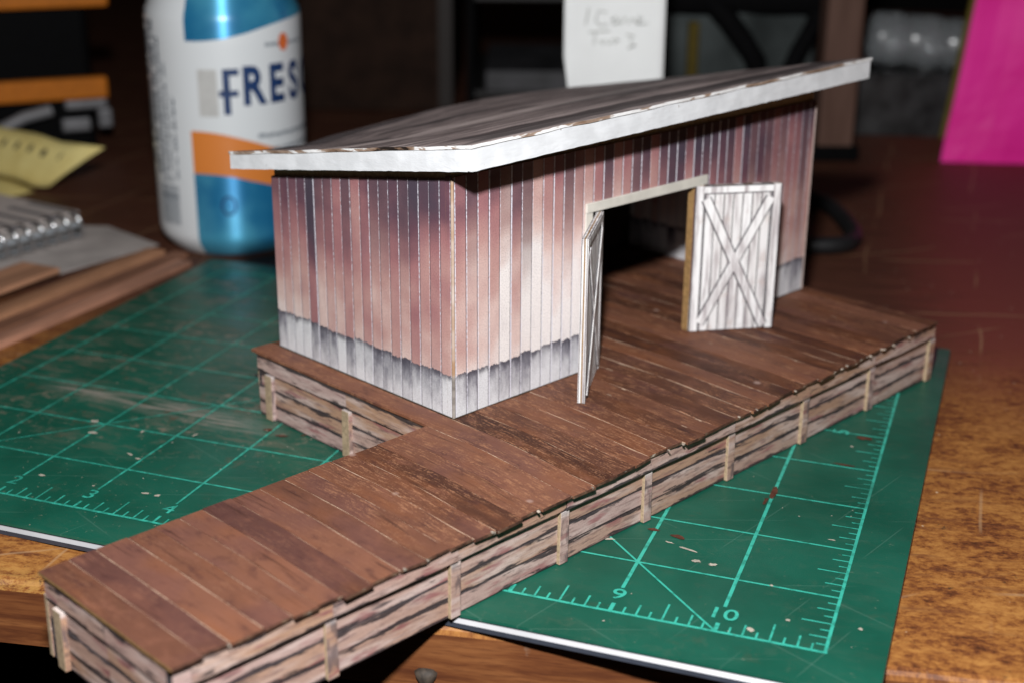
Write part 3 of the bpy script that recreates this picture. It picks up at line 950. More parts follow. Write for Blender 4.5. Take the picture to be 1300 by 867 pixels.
fascia((RA0, RB0), (RA1, RB0), (0, 1))
fascia((RA0, RB1), (RA0, RB0 + .062), (1, 0))
fascia((RA1, RB0 + .062), (RA1, RB1), (-1, 0))
fascia((RA1 - .062, RB1), (RA0 + .062, RB1), (0, -1))
# soffit card and the wall plate under it
b = MB()
def rb2(a, y): return roof_bot(a, y) + .05
b.hexa([(RA0 + .065, RB0 + .065, rb2(RA0, RB0)), (RA1 - .065, RB0 + .065, rb2(RA1, RB0)), (RA1 - .065, RB1 - .065, rb2(RA1, RB1)), (RA0 + .065, RB1 - .065, rb2(RA0, RB1)),
        (RA0 + .065, RB0 + .065, rb2(RA0, RB0) + .03), (RA1 - .065, RB0 + .065, rb2(RA1, RB0) + .03), (RA1 - .065, RB1 - .065, rb2(RA1, RB1) + .03), (RA0 + .065, RB1 - .065, rb2(RA0, RB1) + .03)])
b.build('soffit', M_CARD_D, ROOF)
b = MB()
def plate(a0, a1, y0, y1):
    b.hexa([(a0, y0, wt(y0) - .03), (a1, y0, wt(y0) - .03), (a1, y1, wt(y1) - .03), (a0, y1, wt(y1) - .03), (a0, y0, rb2(a0, y0) + .005), (a1, y0, rb2(a1, y0) + .005), (a1, y1, rb2(a1, y1) + .005), (a0, y1, rb2(a0, y1) + .005)])
plate(.025, LW - .025, .03, .12)
plate(.025, .11, .125, DW - .03)
plate(LW - .11, LW - .025, .125, DW - .03)
b.build('wall_plate', card('grey_card_strip', (.42, .36, .26)), SHED)

# door trim
b = MB()
b.hexa([(2.045, -.034, zl(2.777)), (4.27, -.034, zl(2.750)), (4.27, -.001, zl(2.750)), (2.045, -.001, zl(2.777)), (2.045, -.034, zl(2.885)), (4.27, -.034, zl(2.868)), (4.27, -.001, zl(2.868)), (2.045, -.001, zl(2.885))])
b.build('door_lintel', M_TRIM, SHED, bevel=.005)
b = MB(); b.box(2.045, OA0 + .03, -.022, -.001, 0, zl(2.774))
b.build('door_jamb', M_TRIM, SHED, bevel=.004)

def make_door(hx, ang, side, w, warp=0.0):
    """hinge at (hx, 0); side +1: faces the camera to the right of the doorway; local door frame x along leaf, y through it"""
    D = empty('door', (0, 0, 0))
    D.parent = SHED
    D.location = (hx * S, -.005 * S, .004 * S)
    D.rotation_euler = (0, 0, ang)
    H = zl(2.752)
    b = MB(); b.box(0, w, -.007, .007, 0, H)
    b.build('core_card', M_CARD, D)
    for sgn in (-1, 1):
        b = MB()
        ya, yb = (.0075, .028) if sgn > 0 else (-.028, -.0075)
        n = 9
        for k in range(n):
            x0, x1 = w * k / n + .007, w * (k + 1) / n - .007
            if k == 0: x0 = .0
            if k == n - 1: x1 = w
            b.box(x0, x1, ya, yb, 0.0, H + prng.uniform(-.006, .004), 0)
        b.box(.002, w - .002, ya + .003 if sgn > 0 else ya + .007, yb - .007 if sgn > 0 else yb - .003, .004, H - .012, 1)
        b.build('board_face', [M_DOOR, M_INK], D)
        y0, y1 = (.0285, .041) if sgn > 0 else (-.041, -.0285)
        def bar(name, p, q, wd, zoff=0.0):
            s_ = MB()
            p, q = Vector((p[0], p[1])), Vector((q[0], q[1]))
            d = (q - p).normalized(); nn = Vector((-d.y, d.x))
            for (ww, ya_, yb_, mi) in ((wd / 2 + .016, y0 if sgn > 0 else y1 - .004, y0 + .004 if sgn > 0 else y1, 1), (wd / 2, y0, y1, 0)):
                ya2, yb2 = ya_ + zoff * sgn, yb_ + zoff * sgn
                c4 = [p - nn * ww, q - nn * ww, q + nn * ww, p + nn * ww]
                s_.hexa([(c.x, ya2, c.y) for c in c4] + [(c.x, yb2, c.y) for c in c4], mi)
            return s_.build(name, [M_DOOR, M_INK], D)
        fw = .095
        bar('stile', (fw / 2, 0), (fw / 2, H), fw)
        bar('stile', (w - fw / 2, 0), (w - fw / 2, H), fw)
        bar('rail', (fw + .004, H - fw / 2 - .005), (w - fw - .004, H - fw / 2 - .005), fw * .85)
        if sgn > 0 or True:
            bar('brace', (fw + .03, .10), (w - fw - .03, H - fw - .07), .105, .0065)
            bar('brace', (fw + .03, H - fw - .07), (w - fw - .035, .04), .105, .0130)
    return D
make_door(OA1 + .015, R(-34.6), 1, 1.095)
make_door(2.30, math.atan2(-.66, -.98), -1, 1.20)

# ------------------------------------------------------------------ drink can
CANX, CANY = -0.98, 10.12
CAN = empty('drink_can', (CANX, CANY, DT + .002), math.atan2(CAM_P[1] - CANY, CAM_P[0] - CANX))
tag(CAN, 'blue and white soda can with orange wave standing behind the mat', 'drink can')
RC = 1.315
t = NT('printed_can')
ang = t.m('ARCTAN2', t.y, t.x)
u = t.ss(ang, -math.pi, math.pi)
u = t.m('DIVIDE', t.add(ang, math.pi), 2 * math.pi)
zz = t.m('DIVIDE', t.z, 5.0)
deg = lambda d: .5 + d / 360
blue = t.mix(t.ss(t.noise(scale=1.2, detail=2), .3, .7), (0.018, 0.20, 0.42), (0.075, 0.38, 0.58))
wht = (0.64, 0.67, 0.69)
topw = t.curve(u, [(0, .74), (deg(-35), .740), (deg(-15), .742), (deg(8), .757), (deg(35), .785), (deg(60), .80), (deg(100), .81), (1, .81)])
o1_ = t.curve(u, [(0, .445), (deg(-35), .445), (deg(-12), .440), (deg(10), .415), (deg(35), .375), (deg(60), .345), (deg(100), .32), (1, .32)])
o2_ = t.curve(u, [(0, .30), (deg(-35), .30), (deg(-8), .295), (deg(15), .27), (deg(40), .235), (deg(65), .21), (deg(100), .20), (1, .20)])
col = t.mix(t.m('GREATER_THAN', zz, topw), wht, blue)
ismet = t.m('GREATER_THAN', zz, topw)
col = t.mix(t.m('LESS_THAN', zz, o1_), col, (0.62, 0.195, 0.035))
low = t.m('LESS_THAN', zz, o2_)
col = t.mix(low, col, blue)
ismet = t.m('MAXIMUM', ismet, low)
panel = t.mul(t.m('LESS_THAN', u, deg(-29)), t.m('GREATER_THAN', u, deg(-95)))
col = t.mix(panel, col, wht)
ismet = t.mul(ismet, t.sub(1.0, panel))
t.b.inputs['Coat Weight'].default_value = .5
tg = t.nt.nodes.new('ShaderNodeTangent'); tg.direction_type = 'RADIAL'; tg.axis = 'Z'
t.nt.links.new(tg.outputs[0], t.b.inputs['Tangent'])
t.inp(t.b.inputs['Anisotropic'], t.mul(ismet, .88))
t.b.inputs['Anisotropic Rotation'].default_value = .25
t.b.inputs['Coat Roughness'].default_value = .24
M_CAN = t.done(col, .40, .5, t.mul(ismet, .42))
M_ALU = plain('brushed_aluminium', (.55, .55, .56), .3, .5, 1.0)
b = MB()
b.lathe([(.90, .10), (1.0, .03), (1.045, .0), (1.09, .03), (1.17, .12), (1.27, .24), (RC - .01, .34), (RC, .42), (RC, 2.0), (RC, 3.6), (RC, 4.02), (RC - .02, 4.12), (RC - .08, 4.25), (1.16, 4.45), (1.085, 4.62), (1.06, 4.68)], 96)
b.build('can_body', M_CAN, CAN, smooth=True)
b = MB()
b.lathe([(1.06, 4.681), (1.10, 4.70), (1.12, 4.76), (1.08, 4.80), (1.03, 4.77), (1.0, 4.60), (.2, 4.58), (.001, 4.58)], 64)
b.build('rim', M_ALU, CAN, smooth=True)
b = MB(); b.lathe([(.001, .22), (.6, .17), (.905, .10)], 64)
b.build('base', M_ALU, CAN, smooth=True)
M_NAVY = plain('navy_print', (0.010, 0.035, 0.115), .4, .4)
M_GREYP = plain('grey_print', (0.46, 0.46, 0.45), .4, .4, var=.05)
M_ORP = plain('orange_print', (0.60, 0.13, 0.03), .4, .4)
M_INKC = plain('blue_grey_print', (0.035, 0.060, 0.095), .45, .4)
def wrap(bm, r):
    for v in bm.verts:
        a = v.co.x / RC
        v.co = Vector((r * math.cos(a) * S, r * math.sin(a) * S, v.co.y * S))
def wrap_obj(name, bm, mat, r=RC + .004):
    x0, x1 = min(v.co.x for v in bm.verts), max(v.co.x for v in bm.verts)
    x = math.floor(x0 / .06) * .06
    while x < x1:
        x += .06
        bmesh.ops.bisect_plane(bm, geom=bm.verts[:] + bm.edges[:] + bm.faces[:], plane_co=(x, 0, 0), plane_no=(1, 0, 0))
    wrap(bm, r)
    me = bpy.data.meshes.new(name)
    bm.to_mesh(me); bm.free()
    me.materials.append(mat)
    o = bpy.data.objects.new(name, me)
    COL.objects.link(o); o.parent = CAN
    return o
def glyph(body, deg_, z, size, xs, off):
    me = text_mesh(body, size, off)
    bm = bmesh.new(); bm.from_mesh(me); bpy.data.meshes.remove(me)
    for v in bm.verts:
        v.co = Vector((v.co.x * xs + R(deg_) * RC, v.co.y + z, 0))
    return wrap_obj('letter', bm, M_NAVY)
def rects(name, lst, mat, r=RC + .004):
    bm = bmesh.new()
    for x0, x1, z0, z1 in lst:
        bm.faces.new([bm.verts.new(p) for p in ((x0, z0, 0), (x1, z0, 0), (x1, z1, 0), (x0, z1, 0))])
    return wrap_obj(name, bm, mat, r)
ZL = 2.92
x0 = R(-2.2) * RC
rects('letter', [(x0 - .02, x0 + .095, ZL - .42, ZL + .335), (x0 + .0951, x0 + .25, ZL + .225, ZL + .335), (x0 - .09, x0 - .0201, ZL - .12, ZL - .02), (x0 + .0951, x0 + .23, ZL - .12, ZL - .02)], M_NAVY)
for ch, d_ in (('R', 19), ('E', 38.5), ('S', 57.5), ('C', 79), ('A', 100)):
    glyph(ch, d_, ZL + .01, .86, .76, .034)
rects('grey_square', [(R(-21) * RC, R(-7) * RC, ZL - .45, ZL + .33)], M_GREYP)
bm = bmesh.new()
cxa = R(47) * RC
bm.faces.new([bm.verts.new((cxa + .115 * math.cos(2 * math.pi * k / 24), 3.63 + .15 * math.sin(2 * math.pi * k / 24), 0)) for k in range(24)])
wrap_obj('orange_dot', bm, M_ORP)
rg = random.Random(5)
small = []
for zc, d0, d1, h in ((2.10, 21, 80, .075), (1.86, 30, 80, .06), (3.60, 30, 42, .06), (3.60, 53, 70, .06)):
    d_ = d0
    while d_ < d1:
        w = rg.uniform(1.2, 2.6)
        small.append((R(d_) * RC, R(d_ + w * .6) * RC, zc - h / 2 + rg.uniform(0, .02), zc + h / 2 + rg.uniform(-.01, .02)))
        d_ += w
for zz_ in (2.10, 1.86):
    rects('small_print', [q for q in small if abs(q[2] - zz_) < .1], M_INKC)
for sd in (0, 1):
    rects('small_print', [q for q in small if q[2] > 3 and (q[0] > R(50) * RC) == bool(sd)], M_INKC)
side = []
for d0, d1, z0, z1, fill in ((-82, -71, 1.5, 4.1, .8), (-69, -62, 1.4, 4.0, .72), (-59, -55, 1.3, 3.7, .9), (-52, -49, 1.3, 3.35, .9), (-45, -42, 1.3, 2.9, .85)):
    z_ = z0
    while z_ < z1:
        h = rg.uniform(.03, .10)
        if rg.random() < fill:
            side.append((R(d0 + rg.uniform(0, 1)) * RC, R(d1 - rg.uniform(0, 1)) * RC, z_, z_ + h * .7))
        z_ += h
bars = []
for k in range(26):
    z_ = .55 + k * .026
    bars.append((R(-66) * RC, R(-44) * RC, z_, z_ + rg.choice([.008, .012, .019])))
rects('barcode', bars, M_INKC)
for dq in (-85, -70, -60, -53, -46):
    rects('side_print', [q for q in side if dq < math.degrees(q[0] / RC) < {-85: -70.5, -70: -60.5, -60: -54, -53: -46, -46: -40}[dq]], M_INKC)
ring = []
bm = bmesh.new()
for k in range(24):
    a0, a1 = 2 * math.pi * k / 24, 2 * math.pi * (k + 1) / 24
    cx_, cz_ = R(-4) * RC, .95
    bm.faces.new([bm.verts.new(p) for p in ((cx_ + .13 * math.cos(a0), cz_ + .17 * math.sin(a0), 0), (cx_ + .13 * math.cos(a1), cz_ + .17 * math.sin(a1), 0), (cx_ + .10 * math.cos(a1), cz_ + .135 * math.sin(a1), 0), (cx_ + .10 * math.cos(a0), cz_ + .135 * math.sin(a0), 0))][::-1])
wrap_obj('round_mark', bm, M_NAVY)

# ------------------------------------------------------------------ things to the left of the mat
def strip_wood(p0, p1, w, h, z, col, label, name='wood_strip'):
    p0, p1 = Vector(p0), Vector(p1)
    d = p1 - p0
    L = d.length
    r = empty(name, (p0.x, p0.y, z), math.atan2(d.y, d.x))
    r.name = name
    t = NT('balsa_strip')
    g = t.noise(t.vec(t.mul(t.x, .5), t.mul(t.y, 5.0), col[0] * 99), 1.0, 4)
    c = t.mix(t.ss(g, .3, .7), tuple(k * .6 for k in col), tuple(k * 1.25 for k in col))
    m_ = t.done(c, .65, .3)
    b = MB(); b.box(0, L, 0, w, 0, h)
    o = b.build(name, m_, None, bevel=.012)
    o.location = r.location; o.rotation_euler = r.rotation_euler
    bpy.data.objects.remove(r)
    tag(o, label, 'wood strip', 'wood strips beside the mat')
    return o
strip_wood((-1.25, 2.6), (-.80, 8.35), .30, .10, DT + .003, (.37, .185, .12), 'brown wood strip lying nearest the left edge of the green mat')
strip_wood((-1.66, 2.6), (-1.12, 8.75), .30, .10, DT + .003, (.24, .11, .065), 'brown wood strip second from the mat, its far end toward the can')
strip_wood((-2.14, 2.6), (-1.58, 8.75), .37, .10, DT + .003, (.40, .20, .11), 'brown wood strip with dull streaks, third from the green mat')
strip_wood((-2.85, 2.4), (-2.40, 6.95), .80, .09, DT + .115, (.42, .215, .125), 'wide tan wood strip on top, touching the grey paper sheet')
b = MB()
out = [(-2.05, 9.25), (-3.6, 9.95), (-6.2, 9.2), (-5.6, 5.6), (-3.0, 5.6)]
b.prism(out, DT + .004, DT + .016)
tag(b.build('paper_sheet', plain('dusty_paper', (.40, .36, .34), .8, .2, var=.15, scale=1.5)), 'loose grey white paper sheet under the spiral notebook', 'paper')

# notebook: wire side faces the camera
NBX, NBY = -3.30, 8.75
d_nb = Vector((-3.62 + 3.25, 6.9 - 8.45, 0)).normalized()
NB_ = empty('spiral_notebook', (-3.52, 9.05, DT + .018), math.atan2(d_nb.y, d_nb.x))
tag(NB_, 'wire bound notebook with printed white cover at the left edge', 'notebook')
# local x runs toward the camera along the wire, local y = away to the right of travel
b = MB(); b.box(0, 5.5, -3.6, -.18, .10, .46)
b.build('page_block', plain('page_edges', (.36, .33, .31), .8, .2, scale=20), NB_, bevel=.02)
t = NT('printed_cover')
st = t.m('FRACT', t.mul(t.x, 2.4))
c = t.mix(t.mul(t.m('LESS_THAN', st, .42), t.m('GREATER_THAN', t.y, -1.3)), (.56, .50, .47), (.20, .19, .20))
c = t.mix(t.m('LESS_THAN', t.y, -1.9), c, (.56, .50, .46))
b = MB(); b.box(-.04, 5.54, -3.64, -.06, .465, .50)
b.build('cover', t.done(c, .5, .4), NB_, bevel=.01)
b = MB(); b.box(-.04, 5.54, -3.64, -.06, .06, .095)
b.build('back_cover', plain('grey_board', (.16, .17, .18), .7), NB_, bevel=.01)
b = MB()
for k in range(20):
    x = .10 + k * .27
    pts = [(x + .05 * math.sin(q), -.06 + .22 * math.cos(q), .28 + .24 * math.sin(q)) for q in [2 * math.pi * j / 20 for j in range(21)]]
    b.tube(pts, .032, 6)
b.build('wire_binding', plain('shiny_wire', (.75, .76, .78), .22, .5, 1.0), NB_, smooth=True)
b = MB()
b.tube([(-.02, -.02, .28), (5.5, -.02, .28)], .06, 10)
b.build('binding_core', plain('clear_plastic_spine', (.28, .30, .32), .2, .6), NB_, smooth=True)

# yellow perforated sheet leaning over the notebook
YS = empty('yellow_sheet', (-6.594, 12.081, DT - .46), R(-14))
tag(YS, 'yellow paper strip with punched holes curling up behind the notebook', 'paper')
t = NT('yellow_paper')
hx = t.sub(t.m('FRACT', t.m('DIVIDE', t.add(t.x, 8.0), .55)), .5)
M_YEL = t.done(t.mix(t.ss(t.noise(scale=2, detail=3), .3, .7), (.70, .57, .21), (.80, .68, .28)), .7, .3)
M_YHOLE = plain('hole_shadow_board', (.05, .045, .03), .8)
b = MB()
rows = []
n = 26
for k in range(n + 1):
    x = -4.5 + 4.9 * k / n
    curl = max(0, (x - .0)) * .9
    base, hgt = .62, .95
    fade = 1.0 if k < n - 3 else 1 - .12 * (k - n + 3)
    rows.append([(x + .16 * q * (1 if k == n else .25) + .25 * (q / 6.) * smooth((x + .4) / .8), -.35 + .5 * (q / 6.) ** 1.5 + curl * .25, base - .12 * smooth((x + .6) / 1.0) + hgt * (q / 6.) * .92 + .20 * curl) for q in range(7)])
b.grid(rows)
o = b.build('upright_flap', M_YEL, YS, smooth=True)
o.modifiers.new('thick', 'SOLIDIFY').thickness = .012 * S
def flap(x, q):
    curl = max(0, x) * .9
    return (x + .16 * q * .25 + .25 * (q / 6.) * smooth((x + .4) / .8), -.35 + .5 * (q / 6.) ** 1.5 + curl * .25, .62 - .12 * smooth((x + .6) / 1.0) + .95 * (q / 6.) * .92 + .20 * curl)
for x in (-1.35, -.92, -.50, -.14, .24):
    b = MB()
    ring_ = []
    for k in range(14):
        px, py, pz = flap(x + .055 * math.cos(2 * math.pi * k / 14), 4.3 + .55 * math.sin(2 * math.pi * k / 14))
        ring_.append((px, py - .016, pz))
    b.face(ring_)
    b.build('punched_hole', M_YHOLE, YS)
b = MB()
rows = []
for k in range(13):
    x = -4.5 + 5.3 * k / 12
    rows.append([(x + .02 * j, -.40 - 1.1 * (j / 5.) * (1 - .5 * smooth((x) / .9)), .60 - .14 * smooth((x + .6) / 1.0) - .08 * (j / 5.) - .42 * smooth((x - .1) / .8)) for j in range(6)])
b.grid(list(reversed(rows)))
o = b.build('lower_flap', M_YEL, YS, smooth=True)
o.modifiers.new('thick', 'SOLIDIFY').thickness = .012 * S

# ------------------------------------------------------------------ background
# black case with orange trim, metal clasp
d = math.atan2(CAM_P[1] - 16, CAM_P[0] + 9) + math.pi / 2
CASE = empty('tool_case', (-7.5, 15.65, DT + .001), R(44))
tag(CASE, 'black tool case with two orange bands at the far left', 'tool case')
M_ORANGE = plain('orange_plastic', (.46, .135, .006), .6, .25, var=.08)
b = MB(); b.box(-9, -.3, .05, 5, 0, 7.0)
b.build('case_body', M_BLACK, CASE, bevel=.15)
b = MB(); b.box(-9, -.02, -.25, .045, 1.22, 1.70)
b.build('orange_band', M_ORANGE, CASE, bevel=.06)
b = MB(); b.box(-9, .15, -.25, .045, 3.24, 3.7)
b.build('orange_band', M_ORANGE, CASE, bevel=.06)
M_STEEL = plain('dull_steel', (.19, .19, .20), .4, .5, .6)
b = MB()
b.tube([(-3.3, -.30, .05), (-2.8, -.33, .40), (-2.4, -.33, .70), (-1.9, -.33, .92), (-1.3, -.3, 1.04)], .13, 10)
b.build('carry_handle', plain('grey_plastic', (.19, .19, .20), .5), CASE, smooth=True)
b = MB()
b.box(-1.0, -.06, -.28, -.02, 1.0, 1.21); b.box(-.30, .02, -.28, -.02, .55, .995); b.box(-1.1, -.46, -.24, -.02, .50, .80)
b.build('clasp', M_STEEL, CASE, bevel=.05)

CAB = empty('cabinet', (-4.2, 22.0, DT + .001), R(20))
tag(CAB, 'tall dark brown cabinet side standing between the can and the black shelf', 'cabinet')
b = MB(); b.box(-1.6, 2.35, 0, 8, 0, 14)
b.build('side_panel', M_DBROWN, CAB, bevel=.05)
b = MB(); b.box(2.0, 2.36, -.03, -.001, .1, 13.9)
b.build('edge_trim', plain('cabinet_edge', (.012, .007, .005), .6), CAB)

RACK = empty('shelf_rack', (-1.2, 24.0, DT + .001), R(20))
tag(RACK, 'black shelf rack holding dark flat boxes behind the roof', 'shelf rack')
for x in (-.8, 9.4):
    b = MB(); b.box(x, x + .2, 0, 7, 0, 14); b.build('upright', M_BLACK, RACK)
for z in (.2, 2.75, 5.3, 8.3):
    b = MB(); b.box(-.6, 9.39, .1, 7, z, z + .18); b.build('shelf_board', plain('black_shelf', (.018, .017, .017), .5), RACK, bevel=.03)
M_DK2 = plain('dark_grey_plastic', (.018, .019, .021), .45, .4, var=.4, scale=1)
for k, (x0, x1, z0, z1, nm) in enumerate([(-.3, 2.6, .39, .95, 'flat charcoal box lowest at the left of the black rack'), (-.4, 4.2, 2.94, 3.5, 'flat charcoal box on the middle shelf of the black rack'), (4.5, 9, 2.94, 4.4, 'deep charcoal box on the middle shelf behind the white note'), (-.5, 1.4, 5.49, 5.85, 'small grey box on the upper left of the black rack'), (3.0, 8.5, 5.49, 6.6, 'long dark box on the upper shelf of the black rack'), (3.2, 8.8, .39, 1.7, 'dark box on the bottom shelf behind the white note')]):
    o = MB(); o.box(x0, x1, -.1, 5, z0, z1)
    q = o.build('storage_box', plain('box_charcoal', (.05, .05, .055) if k in (0, 3) else (.02, .02, .021), .5, .4, var=.4, scale=1), None, bevel=.05)
    q.location = RACK.location; q.rotation_euler = RACK.rotation_euler
    tag(q, nm, 'box', 'dark boxes on the black rack')

# white note card with faint handwriting, standing behind the shed
NOTE = empty('note_card', (5.36, 12.35, DT + .002), R(20), R(-3))
tag(NOTE, 'white paper note with faint handwriting standing behind the roof', 'paper note')
b = MB()
rows = []
for i in range(13):
    z = 0 + 6.6 * i / 12
    rows.append([(-.87 + 1.74 * j / 12 + (.14 * (1 - smooth((z - 2.2) / 1.2)) if j == 0 else 0), .10 * math.cos((j - 6) / 6 * 1.3) + .02 * math.sin(z), z) for j in range(13)])
b.grid([list(reversed(r_)) for r_ in rows])
o = b.build('paper', plain('white_note_paper', (.80, .82, .82), .8, .2, var=.03, scale=1), NOTE, smooth=True)
o.modifiers.new('thick', 'SOLIDIFY').thickness = .012 * S
o = MB()
def stroke(pts, r=.022):
    o.tube([(x * .72, .10 * math.cos(x * .72 / 0.87 * 1.3) + .02 * math.sin(zA + (z - zA) * .62) - .012, zA + (z - zA) * .62) for x, z in pts], r * .8, 6)
zA, zB = 3.86, 3.50
stroke([(-.62, zA + .42), (-.70, zA - .05)])
stroke([(-.18, zA + .30), (-.38, zA + .34), (-.46, zA + .1), (-.36, zA - .06), (-.14, zA - .02)])
stroke([(.05, zA + .18), (-.06, zA + .1), (-.02, zA - .02), (.10, zA + .02), (.12, zA + .18), (.16, zA - .02), (.26, zA + .18), (.34, zA + .0), (.42, zA + .16), (.54, zA + .0)], .030)
stroke([(.56, zA + .04), (.68, zA + .16), (.58, zA + .22), (.56, zA - .02), (.80, zA + .02)])
zB = zA - .58
stroke([(-.62, zB + .34), (-.10, zB + .38)]); stroke([(-.45, zB + .36), (-.48, zB)])
stroke([(-.34, zB + .14), (-.28, zB), (-.20, zB + .14), (-.12, zB), (-.04, zB + .16), (.02, zB + .02), (.12, zB + .14), (.02, zB + .16)], .028)
stroke([(.30, zB + .28), (.48, zB + .24), (.38, zB + .12), (.52, zB + .0), (.34, zB - .1)], .028)
o.build('handwriting', plain('pencil_grey', (.47, .48, .46), .7), NOTE, smooth=True)

# grey cloth bundle with dark loops and a yellow tape, between note and post
CL = empty('cloth_bundle', (6.35, 22.5, DT + .001), R(20))
tag(CL, 'dim grey cloth bundle with dark straps seen between the note and the post', 'cloth bundle')
b = MB()
rows = []
for i in range(17):
    z = 3.6 * i / 16
    rows.append([(-2.8 + 3.75 * j / 28, -.6 * math.sin(math.pi * j / 28) * (1 - .3 * i / 16) + .16 * math.sin(j * .55 + z * 1.1) + .10 * math.sin(z * 1.7), z) for j in range(29)])
b.grid(rows)
o = b.build('cloth', plain('grey_cloth', (.055, .064, .064), .9, .05, var=.35, scale=.5), CL, smooth=True)
o.modifiers.new('thick', 'SOLIDIFY').thickness = 1.2 * S
M_STRAP = plain('black_strap', (.004, .004, .0045), .8, .05)
b = MB(); b.tube([(-1.75, -.6, 3.5), (-1.25, -.85, 2.95), (-.85, -1.0, 2.45), (-.55, -1.0, 2.0), (-.42, -.9, 1.2)], .25, 10)
b.build('strap', M_STRAP, CL, smooth=True)
b = MB(); b.tube([(1.0, -.5, 3.4), (.75, -.8, 2.8), (.42, -.9, 2.2), (.15, -.95, 1.5)], .20, 10)
b.build('strap', M_STRAP, CL, smooth=True)
b = MB(); b.box(-2.1, -1.85, -.75, -.45, 1.3, 2.85)
b.build('yellow_tape', plain('yellow_tape', (.085, .062, .012), .7, .1), CL, bevel=.05)
b = MB(); b.box(-3.0, 1.3, -.9, 1, 3.02, 6.5)
b.build('dark_flap', M_STRAP, CL, bevel=.3)

POST = empty('wooden_post', (8.22, 20.6, DT + .001), R(20))
tag(POST, 'square brown wooden post standing behind the right end of the shed', 'post')
b = MB()
b.box(-.40, .40, 0, .8, 0, 14)
t = NT('plain_post_wood')
g = t.noise(t.vec(t.mul(t.x, 4.0), t.mul(t.y, 4.0), t.mul(t.z, .4)), 1.0, 3)
b.build('shaft', t.done(t.mix(t.ss(g, .3, .7), (.095, .050, .036), (.13, .072, .054)), .6, .2), POST, bevel=.05)
b = MB(); b.box(-.9, .55, -.05, 1.0, 0, .35)  # plain black block at the base of the post
b.build('black_block', M_BLACK, POST, bevel=.04)

LOOP = empty('cable_loop', (8.3, 14.6, DT), R(20))
tag(LOOP, 'thick black cable loop lying on the desk behind the shed', 'cable')
pts = []
for k in range(41):
    a = 2 * math.pi * k / 40
    ca, sa = math.cos(a), math.sin(a)
    pts.append((.95 * math.copysign(abs(ca) ** .6, ca), 1.75 * math.copysign(abs(sa) ** .6, sa), .16))
b = MB(); b.tube(pts, .155, 10)
b.build('rubber_loop', plain('black_rubber', (.010, .010, .011), .5, .4), LOOP, smooth=True)
b = MB(); b.box(-1.1, .5, 1.5, 3.0, .0, .9)
b.build('plug_block', M_BLACK, LOOP, bevel=.15)

# clear jars lying together in the dark at the right
t = NT('clear_glass')
t.inp(t.b.inputs['Transmission Weight'], 1.0)
M_GLASS = t.done((.80, .84, .85), .04, .5)
def tray():
    T = empty('storage_tray', (9.95, 24.2, DT + .002), R(14))
    tag(T, 'low smoky plastic tray under the clear bottle beside the magenta bag', 'tray')
    m_ = plain('smoky_plastic', (.030, .030, .031), .25, .5, var=.6, scale=2)
    b = MB()
    b.box(-1.75, 1.55, 0, 1.8, 0, .12)
    b.build('tray_base', m_, T, bevel=.03)
    for q in ((-1.75, 1.55, -.08, .0), (-1.75, 1.55, 1.8, 1.88), (-1.83, -1.755, -.08, 1.88), (1.555, 1.63, -.08, 1.88)):
        b = MB(); b.box(*q, 0, 1.45)
        b.build('tray_wall', m_, T, bevel=.03)
    b = MB(); b.box(-1.83, 1.63, -.1, 1.9, 1.455, 1.52)
    b.build('tray_lid', m_, T, bevel=.03)
tray()
BT = empty('clear_bottle', (9.95, 25.05, DT + 1.52 + .64), R(14), 0, R(4))
tag(BT, 'clear plastic bottle lying on its side on the smoky tray', 'bottle')
b = MB()
pr = [(-1.72, .01), (-1.72, .42), (-1.62, .58), (-1.45, .62), (-.9, .62), (-.8, .58), (-.7, .62), (.0, .62), (.1, .57), (.2, .62), (.75, .62), (1.05, .52), (1.25, .33), (1.36, .24), (1.5, .24)]
b.grid([[(x, q * math.cos(2 * math.pi * k / 40) * (1 + .02 * math.sin(k * 2.2)), q * math.sin(2 * math.pi * k / 40) * (1 + .02 * math.sin(k * 2.2))) for k in range(40)] for x, q in pr], closed=True)
t.inp(t.b.inputs['Transmission Weight'], .75)
t.inp(t.b.inputs['Base Color'], (.55, .58, .60, 1))
t.inp(t.b.inputs['Roughness'], .22)
b.build('bottle_body', M_GLASS, BT, smooth=True)
b = MB()
b.grid([[(x, q * math.cos(2 * math.pi * k / 24), q * math.sin(2 * math.pi * k / 24)) for k in range(24)] for x, q in [(1.42, .26), (1.42, .31), (1.68, .31), (1.70, .28), (1.70, .01)]], closed=True)
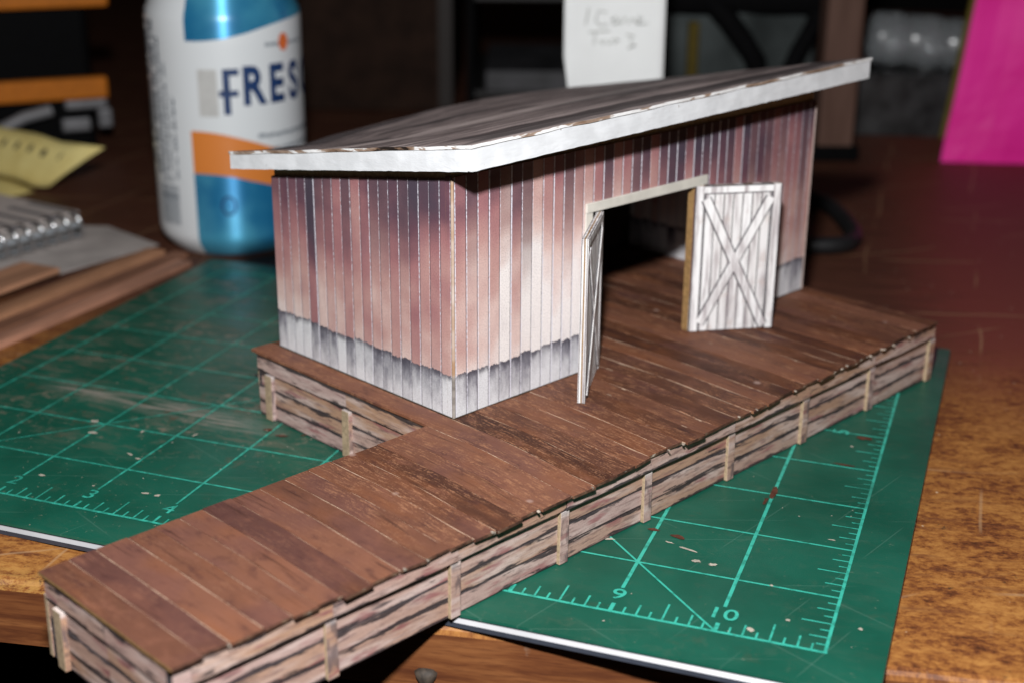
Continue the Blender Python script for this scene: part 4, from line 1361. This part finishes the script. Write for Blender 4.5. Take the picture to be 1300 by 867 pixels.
b.build('cap', plain('pale_cap', (.50, .51, .54), .25, .6), BT, smooth=True)
# pink bag and yellow folder behind it
BAG = empty('gift_bag', (12.6, 22.3, DT + .002), R(21))
tag(BAG, 'bright magenta paper bag with a pale grey emblem at the right edge', 'bag')
t = NT('magenta_paper')
cr = t.noise(t.vec(t.mul(t.x, .5), 0.0, t.mul(t.z, .7)), 1.0, 3)
M_PINK = t.done(t.mix(t.ss(cr, .3, .7), (.88, .020, .33), (.97, .030, .39)), .5, .35)
b = MB()
rows = []
prof = [(-2.28, 0.0), (-2.25, -.05)] + [(-2.1 + 5.2 * k / 14, -.05 - .22 * math.sin(math.pi * (k + .5) / 15)) for k in range(15)] + [(3.2, 0.0), (3.25, .1), (3.2, 2.2), (0, 2.3), (-1.3, 2.0), (-2.20, .1)]
for i in range(22):
    z = 8.0 * i / 21
    rows.append([(x * (1 + .0 * z) + .118 * z * (1 if x < 0 else .55) , y + .10 * z * (.3 if y < 1 else -.25) + .09 * mnoise.noise(Vector((x * .9, z * .8, 1))), z) for x, y in prof])
b.grid(rows, closed=True)
b.face(list(reversed(rows[0])))
b.build('bag_body', M_PINK, BAG, smooth=False, bevel=.03)
b = MB()
out = [(-.62, 2.2), (1.5, 2.15), (2.0, 5.4), (.30, 5.6), (-.16, 3.8)]
zq = lambda x, z: -.43 + .03 * z
b.face([(x, zq(x, z), z) for x, z in out])
o = b.build('emblem', plain('pale_grey_print', (.55, .47, .52), .5), BAG)
o.modifiers.new('thick', 'SOLIDIFY').thickness = .01 * S
b = MB()
b.hexa([(-2.12, .9, 0), (1.5, .9, 0), (1.5, 1.05, 0), (-2.12, 1.05, 0), (-1.22, .9, 8), (2.4, .9, 8), (2.4, 1.05, 8), (-1.22, 1.05, 8)])
q = b.build('folder', plain('yellow_folder', (.15, .11, .01), .6), None, bevel=.01)
q.location = (12.6 * S, (22.3 + 1.7) * S, (DT + .002) * S); q.rotation_euler = (0, 0, R(21))
tag(q, 'thin mustard yellow folder standing behind the magenta bag', 'folder')
